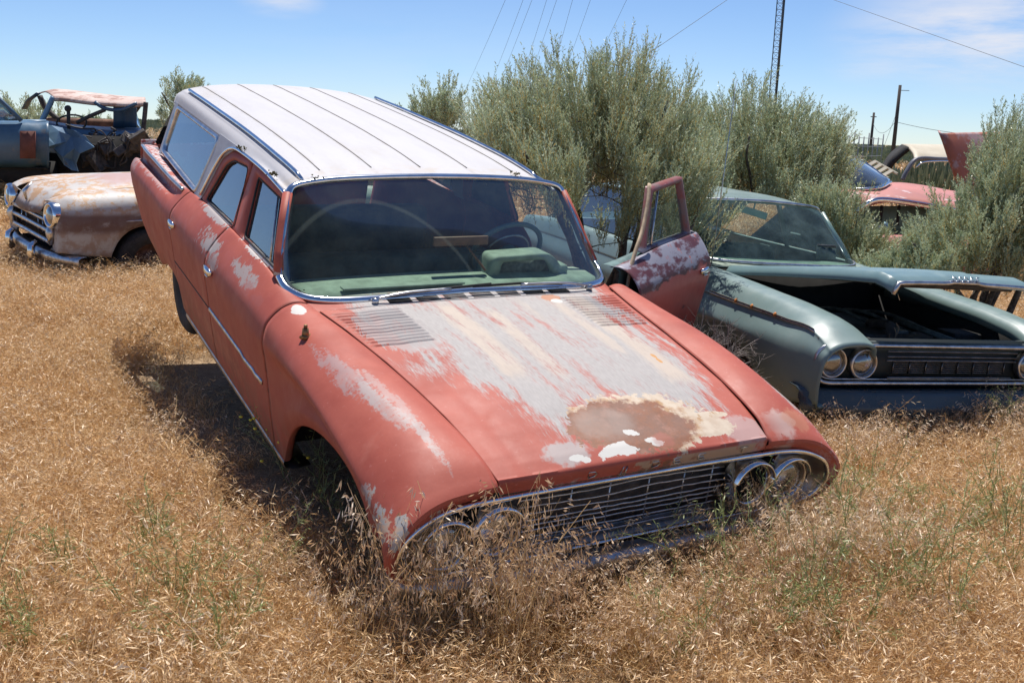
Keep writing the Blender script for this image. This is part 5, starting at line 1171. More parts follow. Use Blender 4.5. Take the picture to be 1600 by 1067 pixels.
m = MB(); m.tube([(0, -.06, .86), (0, -.08, .95), (0, .0, 1.04)], [.02, .035, .012], 10, flat=(.6, 1)); m.build('hood_badge', chrome_dull, h)
for s in (-1, 1):
    ax = (s * .08, -1, .05); m = MB(); m.lathe([(.135, -.05), (.132, .01), (.118, .035), (.104, .03), (.098, .01)], (s * .69, -.03, .80), ax, 32); b = m.build('headlight', chrome, cs)
    m = MB(); m.lathe([(.10, .01), (.085, .025), (.05, .037), (0, .042)], (s * .69, -.03, .80), ax, 28); m.build('lens', lamp_glass, b)
    m = MB(); m.lathe([(.10, .0), (.07, -.04), (0, -.06)], (s * .69, -.03, .80), ax, 20); m.build('reflector', chrome_dull, b)
m = MB(); m.box((0, .06, .60), (1.24, .02, .30)); m.build('grille_backing', dark_m, cs)
m = MB()
for z, r in ((.74, .022), (.64, .026), (.53, .026)): m.tube([[x, -.05 + .07 * x * x, z - .05 * abs(x) ** 2] for x in np.linspace(-.62, .62, 20)], r, 8, flat=(.8, 1.0))
for s in (-1, 1): m.tube([[s * .62, -.02, .70], [s * .66, -.03, .62], [s * .62, -.02, .50]], [.03, .055, .03], 8)
for x in (-.35, -.2, .2, .35): m.tube([[x, -.01, .72], [x, -.01, .55]], .008, 6)
m.build('grille', chrome_dull, cs)
m = MB(); G = []
for x in np.linspace(-1.0, 1.0, 36):
    b = .22 * abs(x) ** 3.2; G.append([[x, y + b, z] for y, z in ((-.02, .42), (-.07, .415), (-.10, .39), (-.10, .34), (-.08, .30), (-.02, .29))])
m.grid(np.array(G)); bp = m.build('front_bumper', chrome_dull, cs, solid=.008)
for s in (-1, 1):
    m = MB(); m.tube([[s * .38, -.11, .28], [s * .38, -.15, .36], [s * .38, -.14, .44], [s * .38, -.09, .49]], [.035, .045, .04, .02], 8); m.build('overrider', chrome, bp)
m = MB(); m.tube([[.92, .60, .755], [.935, .85, .765]], .008, 6); m.build('fender_script', chrome_dull, cs)
m = MB(); m.box((0, 1.3, .35), (1.5, 2.4, .02)); m.box((0, 1.75, .7), (1.6, .03, .7)); m.box((.60, .95, .6), (.02, 1.1, .6)); m.box((-.60, .95, .6), (.02, 1.1, .6)); m.build('underbody', dark_m, cs)
m = MB(); G = [[[u * (.74 - .22 * math.sin(math.pi * .5 * t)), y, 1.05 + .42 * math.sin(math.pi * .5 * t) - .04 * u * u] for u in np.linspace(-1, 1, 12)] for y, t in ((1.8, 0), (2.2, .8), (2.5, 1), (3.3, 1), (3.8, .8), (4.3, 0))]; m.grid(np.array(G)); m.build('cabin_roof', cream_p, cs, solid=.01)
wheel(cs, (.80, .92, .30), (1, 0, 0), R=.36, name='front_wheel', rimm=simple('rusted_wheel', (.12, .06, .04), .7, .4, .4, 20)); wheel(cs, (-.80, .92, .30), (-1, 0, 0), R=.36, name='front_wheel')

# ================================================================ stripped blue wreck and the blue car at the left
blue_p = paint('faded_steel_blue_paint', ((.11, .20, .30), (.16, .26, .36)), .32, ((.20, .12, .09), 4.0, .62))
blue_dk = paint('dark_blue_door_paint', ((.035, .08, .14), (.05, .11, .18)), .3, None, .2)
wroof = paint('peeling_pink_white_roof', ((.50, .36, .31), (.58, .47, .42)), .7, ((.33, .19, .15), 3.0, .52))
WD = 17.6; wz = float(gz(-8, 17.5))
def pw(px, py, D=WD): return px2w(px, py, D)
wreck = empty('stripped_wreck', loc=(-7.4, 17.6, wz), label='stripped blue wreck, only cab frame and one crumpled fender, behind the old sedan', cat='car wreck')
WO = np.array([-7.4, 17.6, wz])
def local(P): return np.asarray(P, float) - WO
m = MB(); F_ = cr1([pw(84, 152), pw(100, 153), pw(150, 159), pw(200, 162), pw(228, 160)], 5); Bk = cr1([pw(62, 145, 19.2), pw(90, 139.5, 19.2), pw(150, 146, 19.2), pw(190, 151, 19.2), pw(226, 155, 19.0)], 5)
G = [local(F_ * (1 - t) + Bk * t + np.array([0, 0, .055 * math.sin(math.pi * t)])) for t in np.linspace(0, 1, 8)]; m.grid(np.array(G)); lip = np.array([G[0], G[0] + [0, -.02, -.04], G[0] + [0, .02, -.07]]); m.grid(lip)
m.build('roof', wroof, wreck, solid=.02)
m = MB(); m.tube(local([pw(60, 146, 19.2), pw(46, 156, 19.4), pw(38, 170, 19.6)]), .06, 6, flat=(1, .35)); m.build('torn_roof_edge', blue_dk, wreck)
def tb(name, pts, r, mat, D=WD, seg=6, **k): m = MB(); m.tube(cr1(local([pw(*p) if len(p) == 3 else pw(*p, D) for p in pts]), 4), r, seg, **k); return m.build(name, mat, wreck)
tb('front_pillar', [(83, 152), (74, 172), (64, 192)], .045, blue_p); tb('front_pillar', [(228, 160), (226, 182), (223, 212)], .04, steel_dark)
tb('rear_pillar', [(62, 150, 19.3), (72, 170, 19.3), (95, 190, 19.3)], .05, steel_dark); tb('rear_pillar', [(222, 157, 19.2), (212, 172, 19.2), (200, 186, 19.2)], .05, steel_dark)
tb('roof_brace', [(148, 160), (165, 170), (190, 172), (214, 162)], .035, blue_dk); tb('roof_brace', [(120, 192), (140, 182), (164, 172)], .035, steel_dark)
m = MB(); a, b = cr1([pw(62, 192), pw(110, 201), pw(160, 206), pw(224, 207)], 5), cr1([pw(70, 188, 18.5), pw(110, 194, 18.5), pw(160, 198, 18.5), pw(222, 200, 18.5)], 5); c_ = a + [0, -.02, -.12]
m.grid(np.array([local(c_), local(a), local(b)])); m.build('cowl', blue_p, wreck, solid=.02)
m = MB(); a = np.array([pw(70, 205, 17.9), pw(130, 208, 17.9), pw(180, 210, 17.9), pw(232, 212, 17.9)]); b = a * 1; b[:, 2] = wz + .35; m.grid(np.array([local(a), local((a + b) / 2 + [0, .05, 0]), local(b)])); m.build('firewall', paint('grimy_blue_firewall', ((.03, .035, .045), (.07, .06, .05)), .8, ((.10, .14, .2), 5, .55)), wreck, solid=.03)
# crumpled fender: creased sheet folded over the wheel opening
D1 = 16.9
rows = [[(60, 193), (80, 196), (98, 200), (116, 204), (132, 212), (146, 228)], [(52, 203), (72, 209), (92, 205), (112, 213), (128, 216), (147, 230)], [(49, 222), (68, 213), (86, 226), (104, 222), (116, 232), (124, 240)], [(52, 228), (66, 232), (84, 232), (98, 246), (112, 250), (118, 256)], [(58, 232), (70, 238), (88, 240), (100, 258), (112, 266), (122, 268)]]
dd = [[.3, .2, .15, .1, 0, -.1], [0, .1, .05, .15, 0, -.15], [-.1, .05, -.1, .1, 0, -.1], [-.05, -.1, 0, -.05, .1, 0], [0, 0, .05, 0, 0, 0]]
m = MB(); m.grid(np.array([[local(pw(*p, D1 + e)) for p, e in zip(r, q)] for r, q in zip(rows, dd)])); m.build('crumpled_fender', blue_p, wreck, smooth=False, solid=.015)
m = MB(); m.tube(local([pw(66, 236, 17.3), pw(70, 262, 17.3), pw(72, 282, 17.3)]), .16, 8, flat=(1, .6)); m.box(local(pw(130, 262, 17.5)), (2.2, .5, 1.1)); m.build('dark_underside', dark_m, wreck)
m = MB(); c = local(pw(112, 192, 17.9)); u, w_ = np.array([1., .1, -.1]), np.array([0, .75, .55]); m.tube([c + .24 * (math.cos(t) * u + math.sin(t) * w_) for t in np.linspace(0, 6.283, 24, endpoint=False)], .016, 6, True)
m.tube(local([pw(107, 170), pw(107, 190), pw(108, 204)]), .03, 6); m.lathe([(0, -.04), (.05, -.03), (.06, 0), (.05, .03), (0, .04)], local(pw(106, 170)), (0, -1, .2), 12); m.build('steering_wheel', steel_dark, wreck)
m = MB(); wr = np.random.default_rng(8)
for i in range(34):
    p0 = pw(wr.uniform(140, 226), wr.uniform(203, 226), 17.2 + wr.uniform(-.2, .4)); pts = [p0]
    for k in range(4): pts.append(pts[-1] + [wr.uniform(-.22, .22), wr.uniform(-.1, .1), wr.uniform(-.20, .08)])
    m.tube(cr1(local(pts), 5), wr.uniform(.008, .02), 5)
m.build('hanging_wires', steel_dark, wreck)
m = MB()
for i in range(16): m.box(local(pw(wr.uniform(135, 225), wr.uniform(215, 255), 17.1 + wr.uniform(0, .5))), wr.uniform(.08, .34, 3), R=np.linalg.qr(wr.normal(size=(3, 3)))[0])
m.build('engine_remains', steel_dark, wreck, smooth=False, bev=.01)
m = MB(); G = [[local(pw(px, py + q, 18.4)) for px in (178, 196, 214)] for py, q in ((162, 0), (172, 0), (184, 4), (196, 4))]; m.grid(np.array(G)); m.build('headliner_scrap', blue_dk, wreck, solid=.03)
m = MB(); m.box(local(pw(135, 200, 19.4)), (1.5, .3, .35)); m.build('rear_seat', simple('brown_torn_seat', (.22, .12, .08), .9, 0, .4, 6), wreck, bev=.08)
m = MB(); G = [local([pw(204, 176, 18.6), pw(219, 207, 18.6)]), local([pw(213, 176, 18.8), pw(222, 207, 18.8)])]; m.grid(np.array(G)); m.build('broken_side_glass', side_glass_clear, wreck, solid=.004)

BD = 16.4; bo = np.array([-8.2, 16.4, wz]); bcar = empty('blue_car', loc=bo.tolist(), label='dark blue car cut by the left edge of the picture, brown panel on its door', cat='car')
def bl(px, py, D=BD): return px2w(px, py, D) - bo
m = MB()
prof = [(189, 16.7), (191, 16.45), (196, 16.35), (212, 16.25), (232, 16.25), (250, 16.3), (262, 16.4)]
G = [[bl(x + (q - 16.3) * 0, y + (.5 if x > 40 else 0), q + (.12 if x > 60 else 0)) for y, q in prof] for x in (-160, -60, 0, 20, 40, 62, 72, 76)]; m.grid(np.array(G)); m.build('body_side', paint('blue_car_paint', ((.045, .10, .16), (.07, .14, .21)), .28, ((.12, .14, .16), 3, .60)), bcar, solid=.02)
m = MB(); G = [[bl(x, y, D) for x in (-160, 0, 45, 72)] for y, D in ((189, 16.7), (187, 17.4), (187, 18.0))]; m.grid(np.array(G)); m.build('cowl_top', blue_p, bcar, solid=.02)
m = MB(); G = [[bl(x, y, 16.22) for x in (31, 43, 55)] for y in (205, 225, 248)]; m.grid(np.array(G)); m.build('brown_door_patch', simple('brown_primer', (.16, .055, .04), .8, 0, .3, 4), bcar, solid=.02)
m = MB(); m.tube([bl(-20, 140), bl(0, 156), bl(18, 173), bl(33, 189)], .035, 8); m.build('windscreen_pillar', blue_dk, bcar)
m = MB(); m.tube([bl(-20, 140, 17.8), bl(-60, 135, 17.5), bl(-160, 136, 17)], .05, 8); m.build('roof_edge', blue_dk, bcar)
m = MB(); m.grid(np.array([[bl(-20, 141), bl(0, 157), bl(18, 174), bl(32, 188)], [bl(-24, 189), bl(-5, 189), bl(12, 189), bl(30, 189)]])); m.build('window_glass', side_glass_clear, bcar, solid=.004)
m = MB(); G = [[bl(x, y, D) for x in (-160, 0, 74)] for y, D in ((262, 16.45), (266, 17.0), (230, 17.9))]; m.grid(np.array(G)); m.box(bl(20, 268, 16.8), (1.2, .6, .35)); m.build('underbody', dark_m, bcar, solid=.02)

# ================================================================ cars half hidden at the right
rw_p = paint('pink_red_white_patina', ((.46, .17, .14), (.38, .15, .125)), .45, ((.68, .66, .68), 2.6, .57, 3))
RD = 11.6; ro = np.array([4.2, 11.8, float(gz(4.2, 11.8))]); rcar = empty('red_white_car', loc=ro.tolist(), label='faded red and white car half hidden by sagebrush, wrap-around green glass and chrome window arch', cat='car')
def rl(px, py, D=RD): return px2w(px, py, D) - ro
m = MB(); rowsr = [[(1310, 292, 12.6), (1350, 292, 12.5), (1395, 285, 12.7), (1440, 289, 12.9), (1500, 300, 13.1), (1580, 310, 13.3)], [(1312, 296, 12.0), (1352, 297, 12.0), (1400, 296, 12.1), (1445, 300, 12.2), (1500, 308, 12.3), (1580, 318, 12.4)],
     [(1318, 303, 11.7), (1350, 305, 11.65), (1400, 305, 11.7), (1445, 310, 11.7), (1500, 318, 11.75), (1580, 328, 11.8)], [(1325, 312, 11.5), (1345, 322, 11.45), (1385, 313, 11.5), (1440, 321, 11.5), (1500, 330, 11.55), (1580, 338, 11.6)]]
m.grid(np.array([cr1([rl(*p) for p in r], 4) for r in rowsr])); m.build('roof', rw_p, rcar, solid=.03)
g1 = [rl(1316, 293, 12.1), rl(1345, 296, 11.95), rl(1375, 293, 12.0), rl(1391, 285, 12.5)]; g2 = [rl(1312, 246, 12.5), rl(1318, 240, 12.9), rl(1345, 250, 13.1), rl(1390, 282, 12.8)]
m = MB(); a, b = cr1(g1, 6), cr1(g2, 6); m.grid(np.array([a * (1 - t) + b * t + np.array([-.05, -.12, .03]) * math.sin(math.pi * t) for t in np.linspace(0, 1, 8)])); m.build('wraparound_glass', side_glass_clear, rcar, solid=.006)
m = MB(); m.tube(cr1(g1, 5), .022, 8); m.tube(cr1(g2, 5), .012, 6); m.build('glass_trim', chrome, rcar)
m = MB(); m.tube(cr1([rl(1334, 345, 11.4), rl(1345, 326, 11.38), (rl(1362, 315, 11.4)), rl(1385, 312.5, 11.42), rl(1440, 320, 11.45), rl(1500, 331, 11.5), rl(1560, 340, 11.5)], 6), .03, 8, flat=(.6, 1)); m.build('window_arch_trim', chrome, rcar)
m = MB(); m.grid(np.array([[rl(1325, 312, 11.5), rl(1340, 326, 11.45)], [rl(1318, 345, 11.5), rl(1332, 348, 11.5)], [rl(1316, 372, 11.6), rl(1330, 372, 11.6)]])); m.build('rear_pillar', paint('pale_green_pillar', ((.35, .40, .40), (.42, .30, .28)), .4), rcar, solid=.02)
m = MB(); m.grid(np.array([[rl(x, y, 12.0) for x in (1335, 1400, 1480, 1570)] for y in (322, 345, 366)])); m.build('far_side_panels', simple('minty_inner_panel', (.14, .24, .21), .5, 0, .3, 3), rcar, solid=.02)
for x in (1378, 1405): m = MB(); m.tube([rl(x, 321, 11.6), rl(x - 3, 352, 11.6)], .018, 6); m.build('window_bar', dark_m, rcar)
m = MB(); m.grid(np.array([cr1([rl(1300, y, D), rl(1345, y + 1, D), rl(1450, y + 6, D), rl(1560, y + 12, D)], 5) for y, D in ((362, 11.3), (368, 11.15), (385, 11.1), (420, 11.2), (445, 11.4))])); m.build('body_side', rw_p, rcar, solid=.02)
m = MB(); m.tube([rl(1378, 358, 10.95), rl(1382, 352, 10.9), rl(1384, 362, 10.9)], .045, 8); m.tube([rl(1300, 368, 11), rl(1340, 374, 11), rl(1376, 384, 11)], .012, 6); m.build('wing_mirror', simple('blue_chrome_mirror', (.16, .26, .32), .25, .7), rcar)
# rust-red panel standing upright behind
ho = px2w(1515, 290, 10.9); hd = empty('upright_hood', loc=ho.tolist(), label='rust-red hood standing upright above the sagebrush at the right', cat='hood')
rust_p = paint('rust_red_bare_paint', ((.40, .115, .065), (.34, .12, .085)), .6, ((.42, .27, .27), 3.4, .50, 9))
m = MB(); L_ = cr1([px2w(1471, 208, 10.8), px2w(1478, 226, 10.75), px2w(1490, 262, 10.7), px2w(1504, 300, 10.7), px2w(1510, 330, 10.7)], 5); R2 = cr1([px2w(1562, 206, 11.3), px2w(1580, 226, 11.3), px2w(1590, 262, 11.2), px2w(1600, 300, 11.1), px2w(1604, 330, 11.0)], 5)
G = [L_ * (1 - t) + R2 * t + np.array([0, -.05, 0]) * math.sin(math.pi * t) - ho for t in np.linspace(0, 1, 10)]; G = [G[0] + [-.0, .10, .02], G[0] + [-.02, .04, .01]] + G
m.grid(np.array(G)); m.build('hood_skin', rust_p, hd, solid=.02)
# cream roof shell
so_ = px2w(1440, 250, 15.2); shell = empty('cream_roof_shell', loc=so_.tolist(), label='cut-off cream car roof arching over the brush below the utility poles', cat='car roof')
cream2 = paint('cream_roof_paint', ((.46, .40, .29), (.52, .46, .35)), .5)
A_ = cr1([px2w(1409, 225, 15.6), px2w(1418, 228, 15.2), px2w(1427, 238, 14.8), px2w(1430, 248, 14.6)], 6); B_ = cr1([px2w(1482, 226, 16.2), px2w(1488, 230, 15.8), px2w(1495, 240, 15.3), px2w(1498, 249, 15.1)], 6)
m = MB(); m.grid(np.array([A_ * (1 - t) + B_ * t - so_ for t in np.linspace(0, 1, 10)])); m.build('roof_skin', cream2, shell, solid=.03)
m = MB(); a = cr1([px2w(1376, 262, 15.9), px2w(1390, 240, 15.8), px2w(1409, 225.5, 15.6)], 6); b = cr1([px2w(1385, 267, 15.3), px2w(1397, 250, 15.2), px2w(1420, 230, 15.1)], 6); m.grid(np.array([a - so_, b - so_])); m.build('rear_pillar', dark_m, shell, solid=.05)
m = MB(); m.tube(cr1([px2w(1410, 282, 14.5) - so_, px2w(1418, 266, 14.5) - so_, px2w(1432, 249, 14.55) - so_, px2w(1465, 249, 14.7) - so_, px2w(1498, 250, 15) - so_], 5), .05, 8, flat=(1, .6)); m.build('side_rail', simple('grey_edge', (.13, .13, .15), .5), shell)
m = MB(); m.tube(cr1([px2w(1432, 262, 14.4) - so_, px2w(1442, 254, 14.4) - so_, px2w(1470, 252, 14.6) - so_, px2w(1498, 253, 14.9) - so_], 5), .012, 6); m.build('drip_rail', chrome, shell)
po = px2w(1370, 262, 14.6); pn = empty('slatted_panel', loc=po.tolist(), label='cream slotted panel leaning between the green glass and the cream roof', cat='panel')
m = MB()
for i in range(4): t0, t1 = i / 4, (i + .55) / 4; q = lambda t, s_: px2w(1352 + 34 * t + s_ * 14, 254 + 19 * t - s_ * 8 + 6, 14.8 - .3 * t); m.add([q(t0, 0), q(t1, 0), q(t1, 1), q(t0, 1)], [(0, 1, 2, 3)])
m.tube([px2w(1352, 260, 14.7), px2w(1388, 279, 14.4)], .02, 6); m.tube([px2w(1366, 252, 14.8), px2w(1402, 272, 14.5)], .02, 6)
m.v = [v - po for v in m.v]; m.build('slats', cream2, pn, solid=.02, smooth=False)
# ================================================================ tower, poles, cables
steel_t = simple('galvanised_tower_steel', (.10, .11, .13), .5, .3)
pole_m = simple('tarred_pole_wood', (.07, .055, .05), .9)
TD = 108.0; tb0 = px2w(1201.5, 240, TD); tb0[2] = 0.2; tw_ = empty('lattice_tower', loc=tb0.tolist(), label='tall guyed lattice tower rising above the sagebrush', cat='tower')
m = MB(); H = 27.0; rr = .46; legs = [np.array([rr * math.cos(a), rr * math.sin(a), 0]) for a in (math.pi / 6 + .1, math.pi * 5 / 6 + .1, -math.pi / 2 + .1)]
for p in legs: m.tube([p, p + [0, 0, H]], .055, 6)
m.build('legs', steel_t, tw_); m = MB(); k = 44
for i in range(k):
    z0, z1 = i * H / k, (i + 1) * H / k
    for j in range(3): a, b = legs[j], legs[(j + 1) % 3]; m.tube([a + [0, 0, z0], b + [0, 0, z1]], .018, 4, caps=False); m.tube([a + [0, 0, z1], b + [0, 0, z1]], .018, 4, caps=False)
m.build('lattice_bracing', steel_t, tw_); m = MB(); m.tube([legs[0] * .6, legs[0] * .6 + [0, 0, H]], .10, 6); m.build('cable_ladder', simple('dark_cable', (.03, .03, .035), .6), tw_)
def pole(px, py_top, D, label, box=False):
    b = px2w(px, 240, D); b[2] = 0.0; top = px2w(px, py_top, D)[2]; e = empty('utility_pole', loc=b.tolist(), label=label, cat='utility pole')
    m = MB(); m.tube([(0, 0, 0), (.0, 0, top)], [.19, .13], 10); m.build('mast', pole_m, e)
    m = MB(); m.box((.45, 0, top - .45), (.8, .06, .05)) if box else m.box((0, 0, top - .5), (.7, .1, .1)); m.build('crossarm', pole_m, e)
    if box: m = MB(); m.lathe([(0, -.5), (.3, -.5), (.32, 0), (.3, .5), (0, .55)], (-.42, 0, top - 1.7), (0, 0, 1), 14); m.build('transformer', simple('grey_transformer', (.30, .28, .29), .5), e)
    return b + [0, 0, top]
ORD = ['first', 'second', 'third', 'fourth', 'fifth', 'sixth', 'seventh', 'eighth', 'ninth', 'tenth', 'eleventh', 'twelfth', 'thirteenth', 'fourteenth']
t2 = pole(1395, 133, 92, 'taller utility pole with a small transformer near its top', True); t1 = pole(1359, 176, 125, 'shorter bare utility pole left of the one with a transformer')
def cable(name, a, b, label, sag=0.0, r=.016, group=None):
    a, b = np.array(a), np.array(b); t = np.linspace(0, 1, 14)[:, None]; P = a * (1 - t) + b * t; P[:, 2] -= sag * 4 * t[:, 0] * (1 - t[:, 0]); m = MB(); m.tube(P - a, r, 4, caps=False); o = m.build(name, wire_m); o.location = a.tolist(); return tag(o, label, 'cable', group)
top = tb0 + [0, 0, H]
cable('guy_wire', tb0 + [0, 0, 19.5], px2w(820, 216, 96), 'guy wire running down leftwards from the lattice tower', r=.022)
cable('power_cable', px2w(1245, -20, 100), px2w(1660, 126, 60), 'single cable crossing the upper right corner of the sky', r=.016)
cable('power_cable', t2 - [0, 0, 3.2], px2w(1680, 214, 70), 'cable running right from the taller utility pole', .5, .02)
cable('power_cable', t2 - [0, 0, 3.0], t1 - [0, 0, 1.2], 'slack cable between the two utility poles', 1.2, .02)
cable('pole_stay', t2 - [0, 0, 2.2], px2w(1378, 238, 96), 'stay wire slanting down left of the taller utility pole', 0, .015)
for i, (xa, xb) in enumerate(((795, 700), (822, 740), (836, 752), (858, 790), (874, 800), (898, 838), (927, 850), (985, 880))):
    cable('overhead_line', px2w(xa, -12, 62), px2w(xb, 190, 190), ORD[i] + ' faint overhead line from the left, in the sky over the sagebrush', .6, .010, 'faint overhead lines above the sagebrush')
# chain-link fence pieces near the poles, seen as grey posts
fo = px2w(1340, 232, 60); fe = empty('chain_link_fence', loc=[fo[0], fo[1], 0.25], label='distant grey fence posts at the foot of the utility poles', cat='fence'); grey_f = simple('grey_fence_steel', (.25, .26, .27), .6)
for i in range(8):
    q = px2w(1326 + i * 7.5, 232, 60 + i * 1.5); m = MB(); m.tube([(q[0] - fo[0], q[1] - fo[1], 0), (q[0] - fo[0], q[1] - fo[1], 1.9 + .25 * (i % 3 == 1))], .04, 6); m.build('post', grey_f, fe)
m = MB()
for z in (.7, 1.3, 1.8): m.tube([(0, 0, z), (px2w(1378, 232, 70) - fo)[0:2].tolist() + [z]], .015, 4)
m.build('wire_strands', grey_f, fe)

# ================================================================ distant brush
def bush_proto(i, spread, col, h=1.0):
    r = np.random.default_rng(100 + i); n = 700; d = r.normal(size=(n, 3)); d[:, 2] = np.abs(d[:, 2]); d /= np.linalg.norm(d, axis=1)[:, None]; P = d * r.uniform(.3, 1, (n, 1)) ** .5 * [spread, spread, h * .7]; P[:, 2] += .05
    return bpy.data.objects.new('brush%d' % i, quads_mesh('brush%d' % i, blades(P, d * .7 + [0, 0, 1.1], r.uniform(.12, .26, n), r.uniform(.03, .06, n), rng=r), r.random(n), [col]))
brush_m = leafmat('distant_sage_foliage', [(.17, .20, .115), (.22, .25, .15), (.26, .29, .18)], .15)
drybrush = leafmat('dry_tan_brush', [(.34, .25, .15), (.42, .32, .20), (.50, .40, .27)], .15)
protoset('brush', [bush_proto(i, .7, brush_m, .8) for i in range(4)]); protoset('drybrush', [bush_proto(10 + i, .6, drybrush, .8) for i in range(3)])
br = np.random.default_rng(77)
def far_pts(n, y0, y1, p=2.0): y = y0 + (y1 - y0) * br.random(n) ** p; x = br.uniform(-.6, .6, n) * y; return np.stack([x, y], 1)
P = np.concatenate([far_pts(1300, 24, 120, 1.1), far_pts(1500, 110, 700, 1.4)]); P = P[~((np.abs(P[:, 0]) < 0))]
s = br.uniform(.5, 1.15, len(P)) * (1 + (P[:, 1] > 110) * .7); rot = np.stack([0 * s, 0 * s, br.uniform(0, 6.28, len(s))], 1)
scatter('distant_sagebrush', np.c_[P, gz(P[:, 0], P[:, 1]) - .05], rot, np.stack([s, s, s], 1), PROTO['brush'])
def near_bush(px, py, D, sz, dry, label, hz=1.0):
    q = px2w(px, py, D); c = PROTO['drybrush' if dry else 'brush'].objects; o = c[br.integers(len(c))].copy(); o.name = 'low_shrub'; COL.objects.link(o)
    o.location = (q[0], q[1], float(gz(q[0], q[1])) - .03); top_ = q[2] - o.location[2]; o.scale = (sz, sz, max(.3, top_ / .95) * hz); o.rotation_euler = (0, 0, br.uniform(0, 6)); return tag(o, label, 'shrub')
near_bush(1440, 262, 13.2, .9, True, 'dry tan shrub under the cream roof shell'); near_bush(1470, 268, 12.6, .8, True, 'dry tan shrub beside the left edge of the upright rust-red hood')
near_bush(1462, 212, 22, 1.1, False, 'green shrub rising behind the cream roof, next to the rust-red hood'); near_bush(1410, 244, 24, 1.3, False, 'shrub seen through the arch of the cream roof'); near_bush(1362, 232, 26, 1.5, False, 'shrub at the foot of the shorter utility pole'); near_bush(1330, 235, 24, 1.2, False, 'shrub right of the wide sagebrush, before the fence posts')
near_bush(245, 225, 17.5, .6, False, 'small green shrub right of the stripped wreck'); near_bush(30, 262, 15.4, .5, False, 'low shrub in front of the blue car', .8)
# ================================================================ green weeds with thin branching stems
weed_m = leafmat('green_weed_stems', [(.22, .27, .09), (.30, .35, .12), (.38, .42, .18)], .3, per_instance=False)
flower_m = simple('yellow_flowers', (.75, .65, .05), .6)
def weed(base, H, seed, label, group, flowers=0, lean=.5):
    r = np.random.default_rng(seed); S3, F3 = [], []
    def br_(p, d, L, w, k):
        C = [p]; q = p.copy(); d = d / np.linalg.norm(d)
        for i in range(5): d = d + r.normal(size=3) * .07 + [0, 0, .04]; d /= np.linalg.norm(d); q = q + d * L / 5; C.append(q)
        S3.append((np.array(C), w))
        if k == 0 and r.random() < .5: F3.append(q)
        if k:
            for j in range(4 if k > 1 else 3): i = r.integers(1, 6); br_(C[i], d + r.normal(size=3) * .55 + [0, 0, .1], L * r.uniform(.35, .7), w * .72, k - 1)
    for i in range(r.integers(3, 6)): a = r.uniform(0, 6.28); br_(np.zeros(3), np.array([math.cos(a) * lean, math.sin(a) * lean, 1.0]), H * r.uniform(.6, 1), .0042, 2)
    Q = [strips(C[None], np.array([w])) for C, w in S3]; Q2 = [strips(C[None], np.array([w])) for C, w in S3]
    P = np.concatenate([C[1:] for C, w in S3]); lf = blades(P, r.normal(size=P.shape) + [0, 0, .5], r.uniform(.012, .03, len(P)), np.full(len(P), .004), rng=r)
    Q = np.concatenate(Q + Q2 + [lf]); me = quads_mesh('green_weed', Q, r.random(len(Q)), [weed_m]); o = bpy.data.objects.new('green_weed', me); COL.objects.link(o); o.location = (base[0], base[1], float(gz(*base)) - .01)
    if flowers:
        m = MB()
        for q in F3[:flowers]: m.lathe([(0, 0), (.008, .002), (.010, .006), (0, .010)], q, (.1, -.2, 1), 6)
        m.build('blossoms', flower_m, o)
    return tag(o, label, 'weed', group)
def gxy(px, py, z=0.0):
    d = pxdir(px, py); t = (z - CAM_H) / d[2]; return (d * t)[:2]
for i, (px, py, H) in enumerate(sorted(((262, 1010, .42), (300, 960, .34), (225, 905, .30), (420, 925, .32), (130, 955, .25), (28, 1010, .36), (60, 1050, .30), (330, 1050, .34), (395, 1000, .25)))):
    weed(gxy(px, py), H, 40 + i, ORD[i] + ' green weed from the left edge, in the lower left grass', 'green weeds in the grass at the lower left')
for i, (px, py, H) in enumerate(sorted(((1090, 985, .40), (1195, 1030, .42), (1260, 935, .45), (1345, 905, .40), (1415, 965, .42), (1480, 1010, .40), (1560, 950, .46), (1500, 870, .36), (1580, 860, .40), (1320, 1040, .34), (1050, 1040, .30), (1410, 850, .34), (1240, 1010, .36), (1340, 830, .32)))):
    weed(gxy(px, py), H, 80 + i, ORD[i] + ' light green weed from the left, in the grass right of the wagon nose', 'green weeds in the grass at the lower right')
weed(gxy(1560, 700), .38, 131, 'green stemmed weed in front of the green sedan bumper at the right edge', None)
weed(gxy(480, 790), .42, 133, 'weed with small yellow flowers in the shade beside the front wheel opening', None, 14, .7); weed(gxy(560, 850), .34, 134, 'leafy green weed against the lower front corner of the red fender', None, 0, .6)
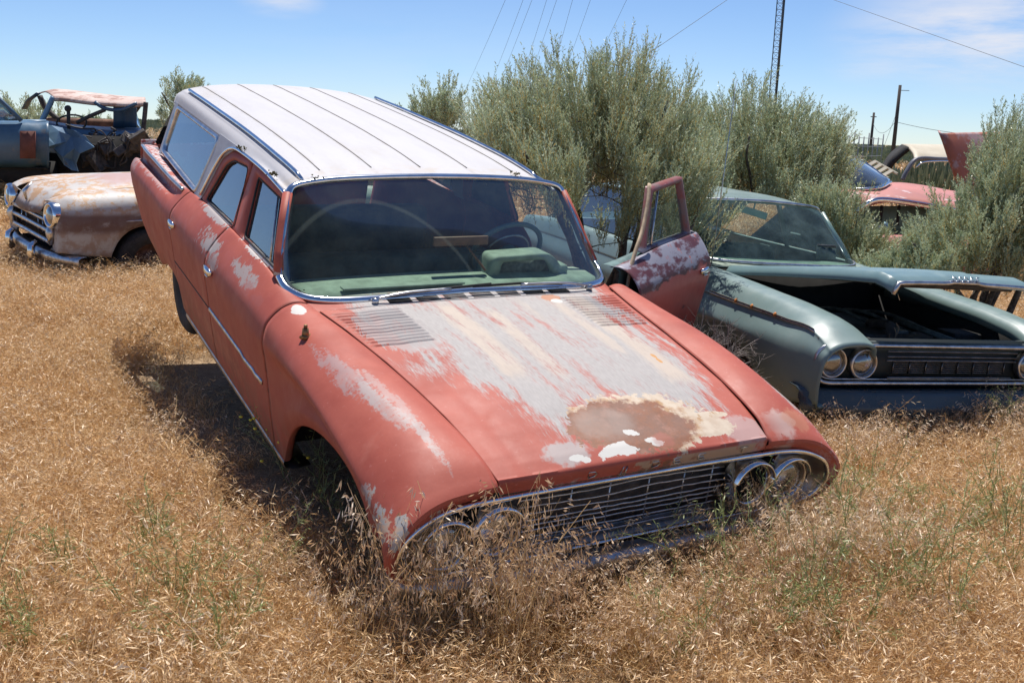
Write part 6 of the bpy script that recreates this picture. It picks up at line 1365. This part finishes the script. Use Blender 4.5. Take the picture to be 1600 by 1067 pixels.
# dry curled stalk before the green sedan's lamps
r = np.random.default_rng(5); b = np.array([*gxy(1375, 665), 0.0]); m = MB(); C = [b * 0, np.array([0, 0, .22]), np.array([.01, 0, .42]), np.array([.0, 0, .56])]; m.tube(cr1(C, 5), .005, 5)
for i in range(9): z0 = r.uniform(.25, .56); a = r.uniform(0, 6.28); d = np.array([math.cos(a), math.sin(a) * .4, 0]); m.tube(cr1([[0, 0, z0], d * .04 + [0, 0, z0 + .03], d * .07 + [0, 0, z0 + .09], d * .04 + [0, 0, z0 + .13]], 4), .0032, 4)
o = m.build('dry_stalk', simple('dry_stalk_tan', (.36, .22, .13), .9)); o.location = b.tolist(); tag(o, 'tall dry curled stalk in front of the green sedan headlights', 'stalk')
# pale scrap of wood and a clod at the left
b = np.array([*gxy(118, 832), 0]); m = MB(); w = np.random.default_rng(3)
G = [[[x, y + .006 * math.sin(x * 30), .03 + .012 * math.sin(y * 60) + w.uniform(-.003, .003)] for y in (-.024, -.014, 0, .014, .024)] for x in np.linspace(-.085, .085, 14)]; m.grid(np.array(G))
o = m.build('weathered_wood', simple('bleached_grey_wood', (.56, .55, .54), .85, 0, .35, 40, .4), solid=.02); o.location = (b[0], b[1], .04); o.rotation_euler = (.0, .05, .08); tag(o, 'short bleached piece of wood lying in the grass at the left', 'wood')
b = np.array([*gxy(288, 760), 0]); m = MB(); G = [[[.055 * math.cos(a) * math.cos(e) * w.uniform(.7, 1.2), .04 * math.sin(a) * math.cos(e) * w.uniform(.7, 1.2), .07 * math.sin(e) + .02] for a in np.linspace(0, 6.283, 10, endpoint=False)] for e in np.linspace(-.3, 1.5, 6)]; m.grid(np.array(G), cv=True)
o = m.build('rusty_scrap', simple('dark_rusty_scrap', (.12, .045, .02), .9, 0, .5, 30, .5), smooth=False); o.location = (b[0], b[1], .03); tag(o, 'small dark rusty lump in the grass beside the wagon shadow', 'scrap')

# old timbers under the rear axle carry the raised tail
ax_ = MW @ np.array([0, 4.06, .25, 1.0]); e = empty('timber_prop', loc=[ax_[0], ax_[1], float(gz(ax_[0], ax_[1]))], rz=rad(29), label='stack of old dark timbers in the shade under the raised rear axle of the wagon', cat='timber prop')
top_ = ax_[2] - .02 - float(gz(ax_[0], ax_[1])); nl = 4
for i in range(nl):
    for k in (-1, 1): m = MB(); h_ = top_ / nl; m.box((k * .22, 0, h_ * (i + .5)) if i % 2 else (0, k * .22, h_ * (i + .5)), (.17, .62, h_ - .004) if i % 2 else (.62, .17, h_ - .004)); m.build('timber', simple('old_timber', (.09, .065, .05), .9, 0, .4, 20) if (i, k) == (0, -1) else bpy.data.materials['old_timber'], e, smooth=False, bev=.006)
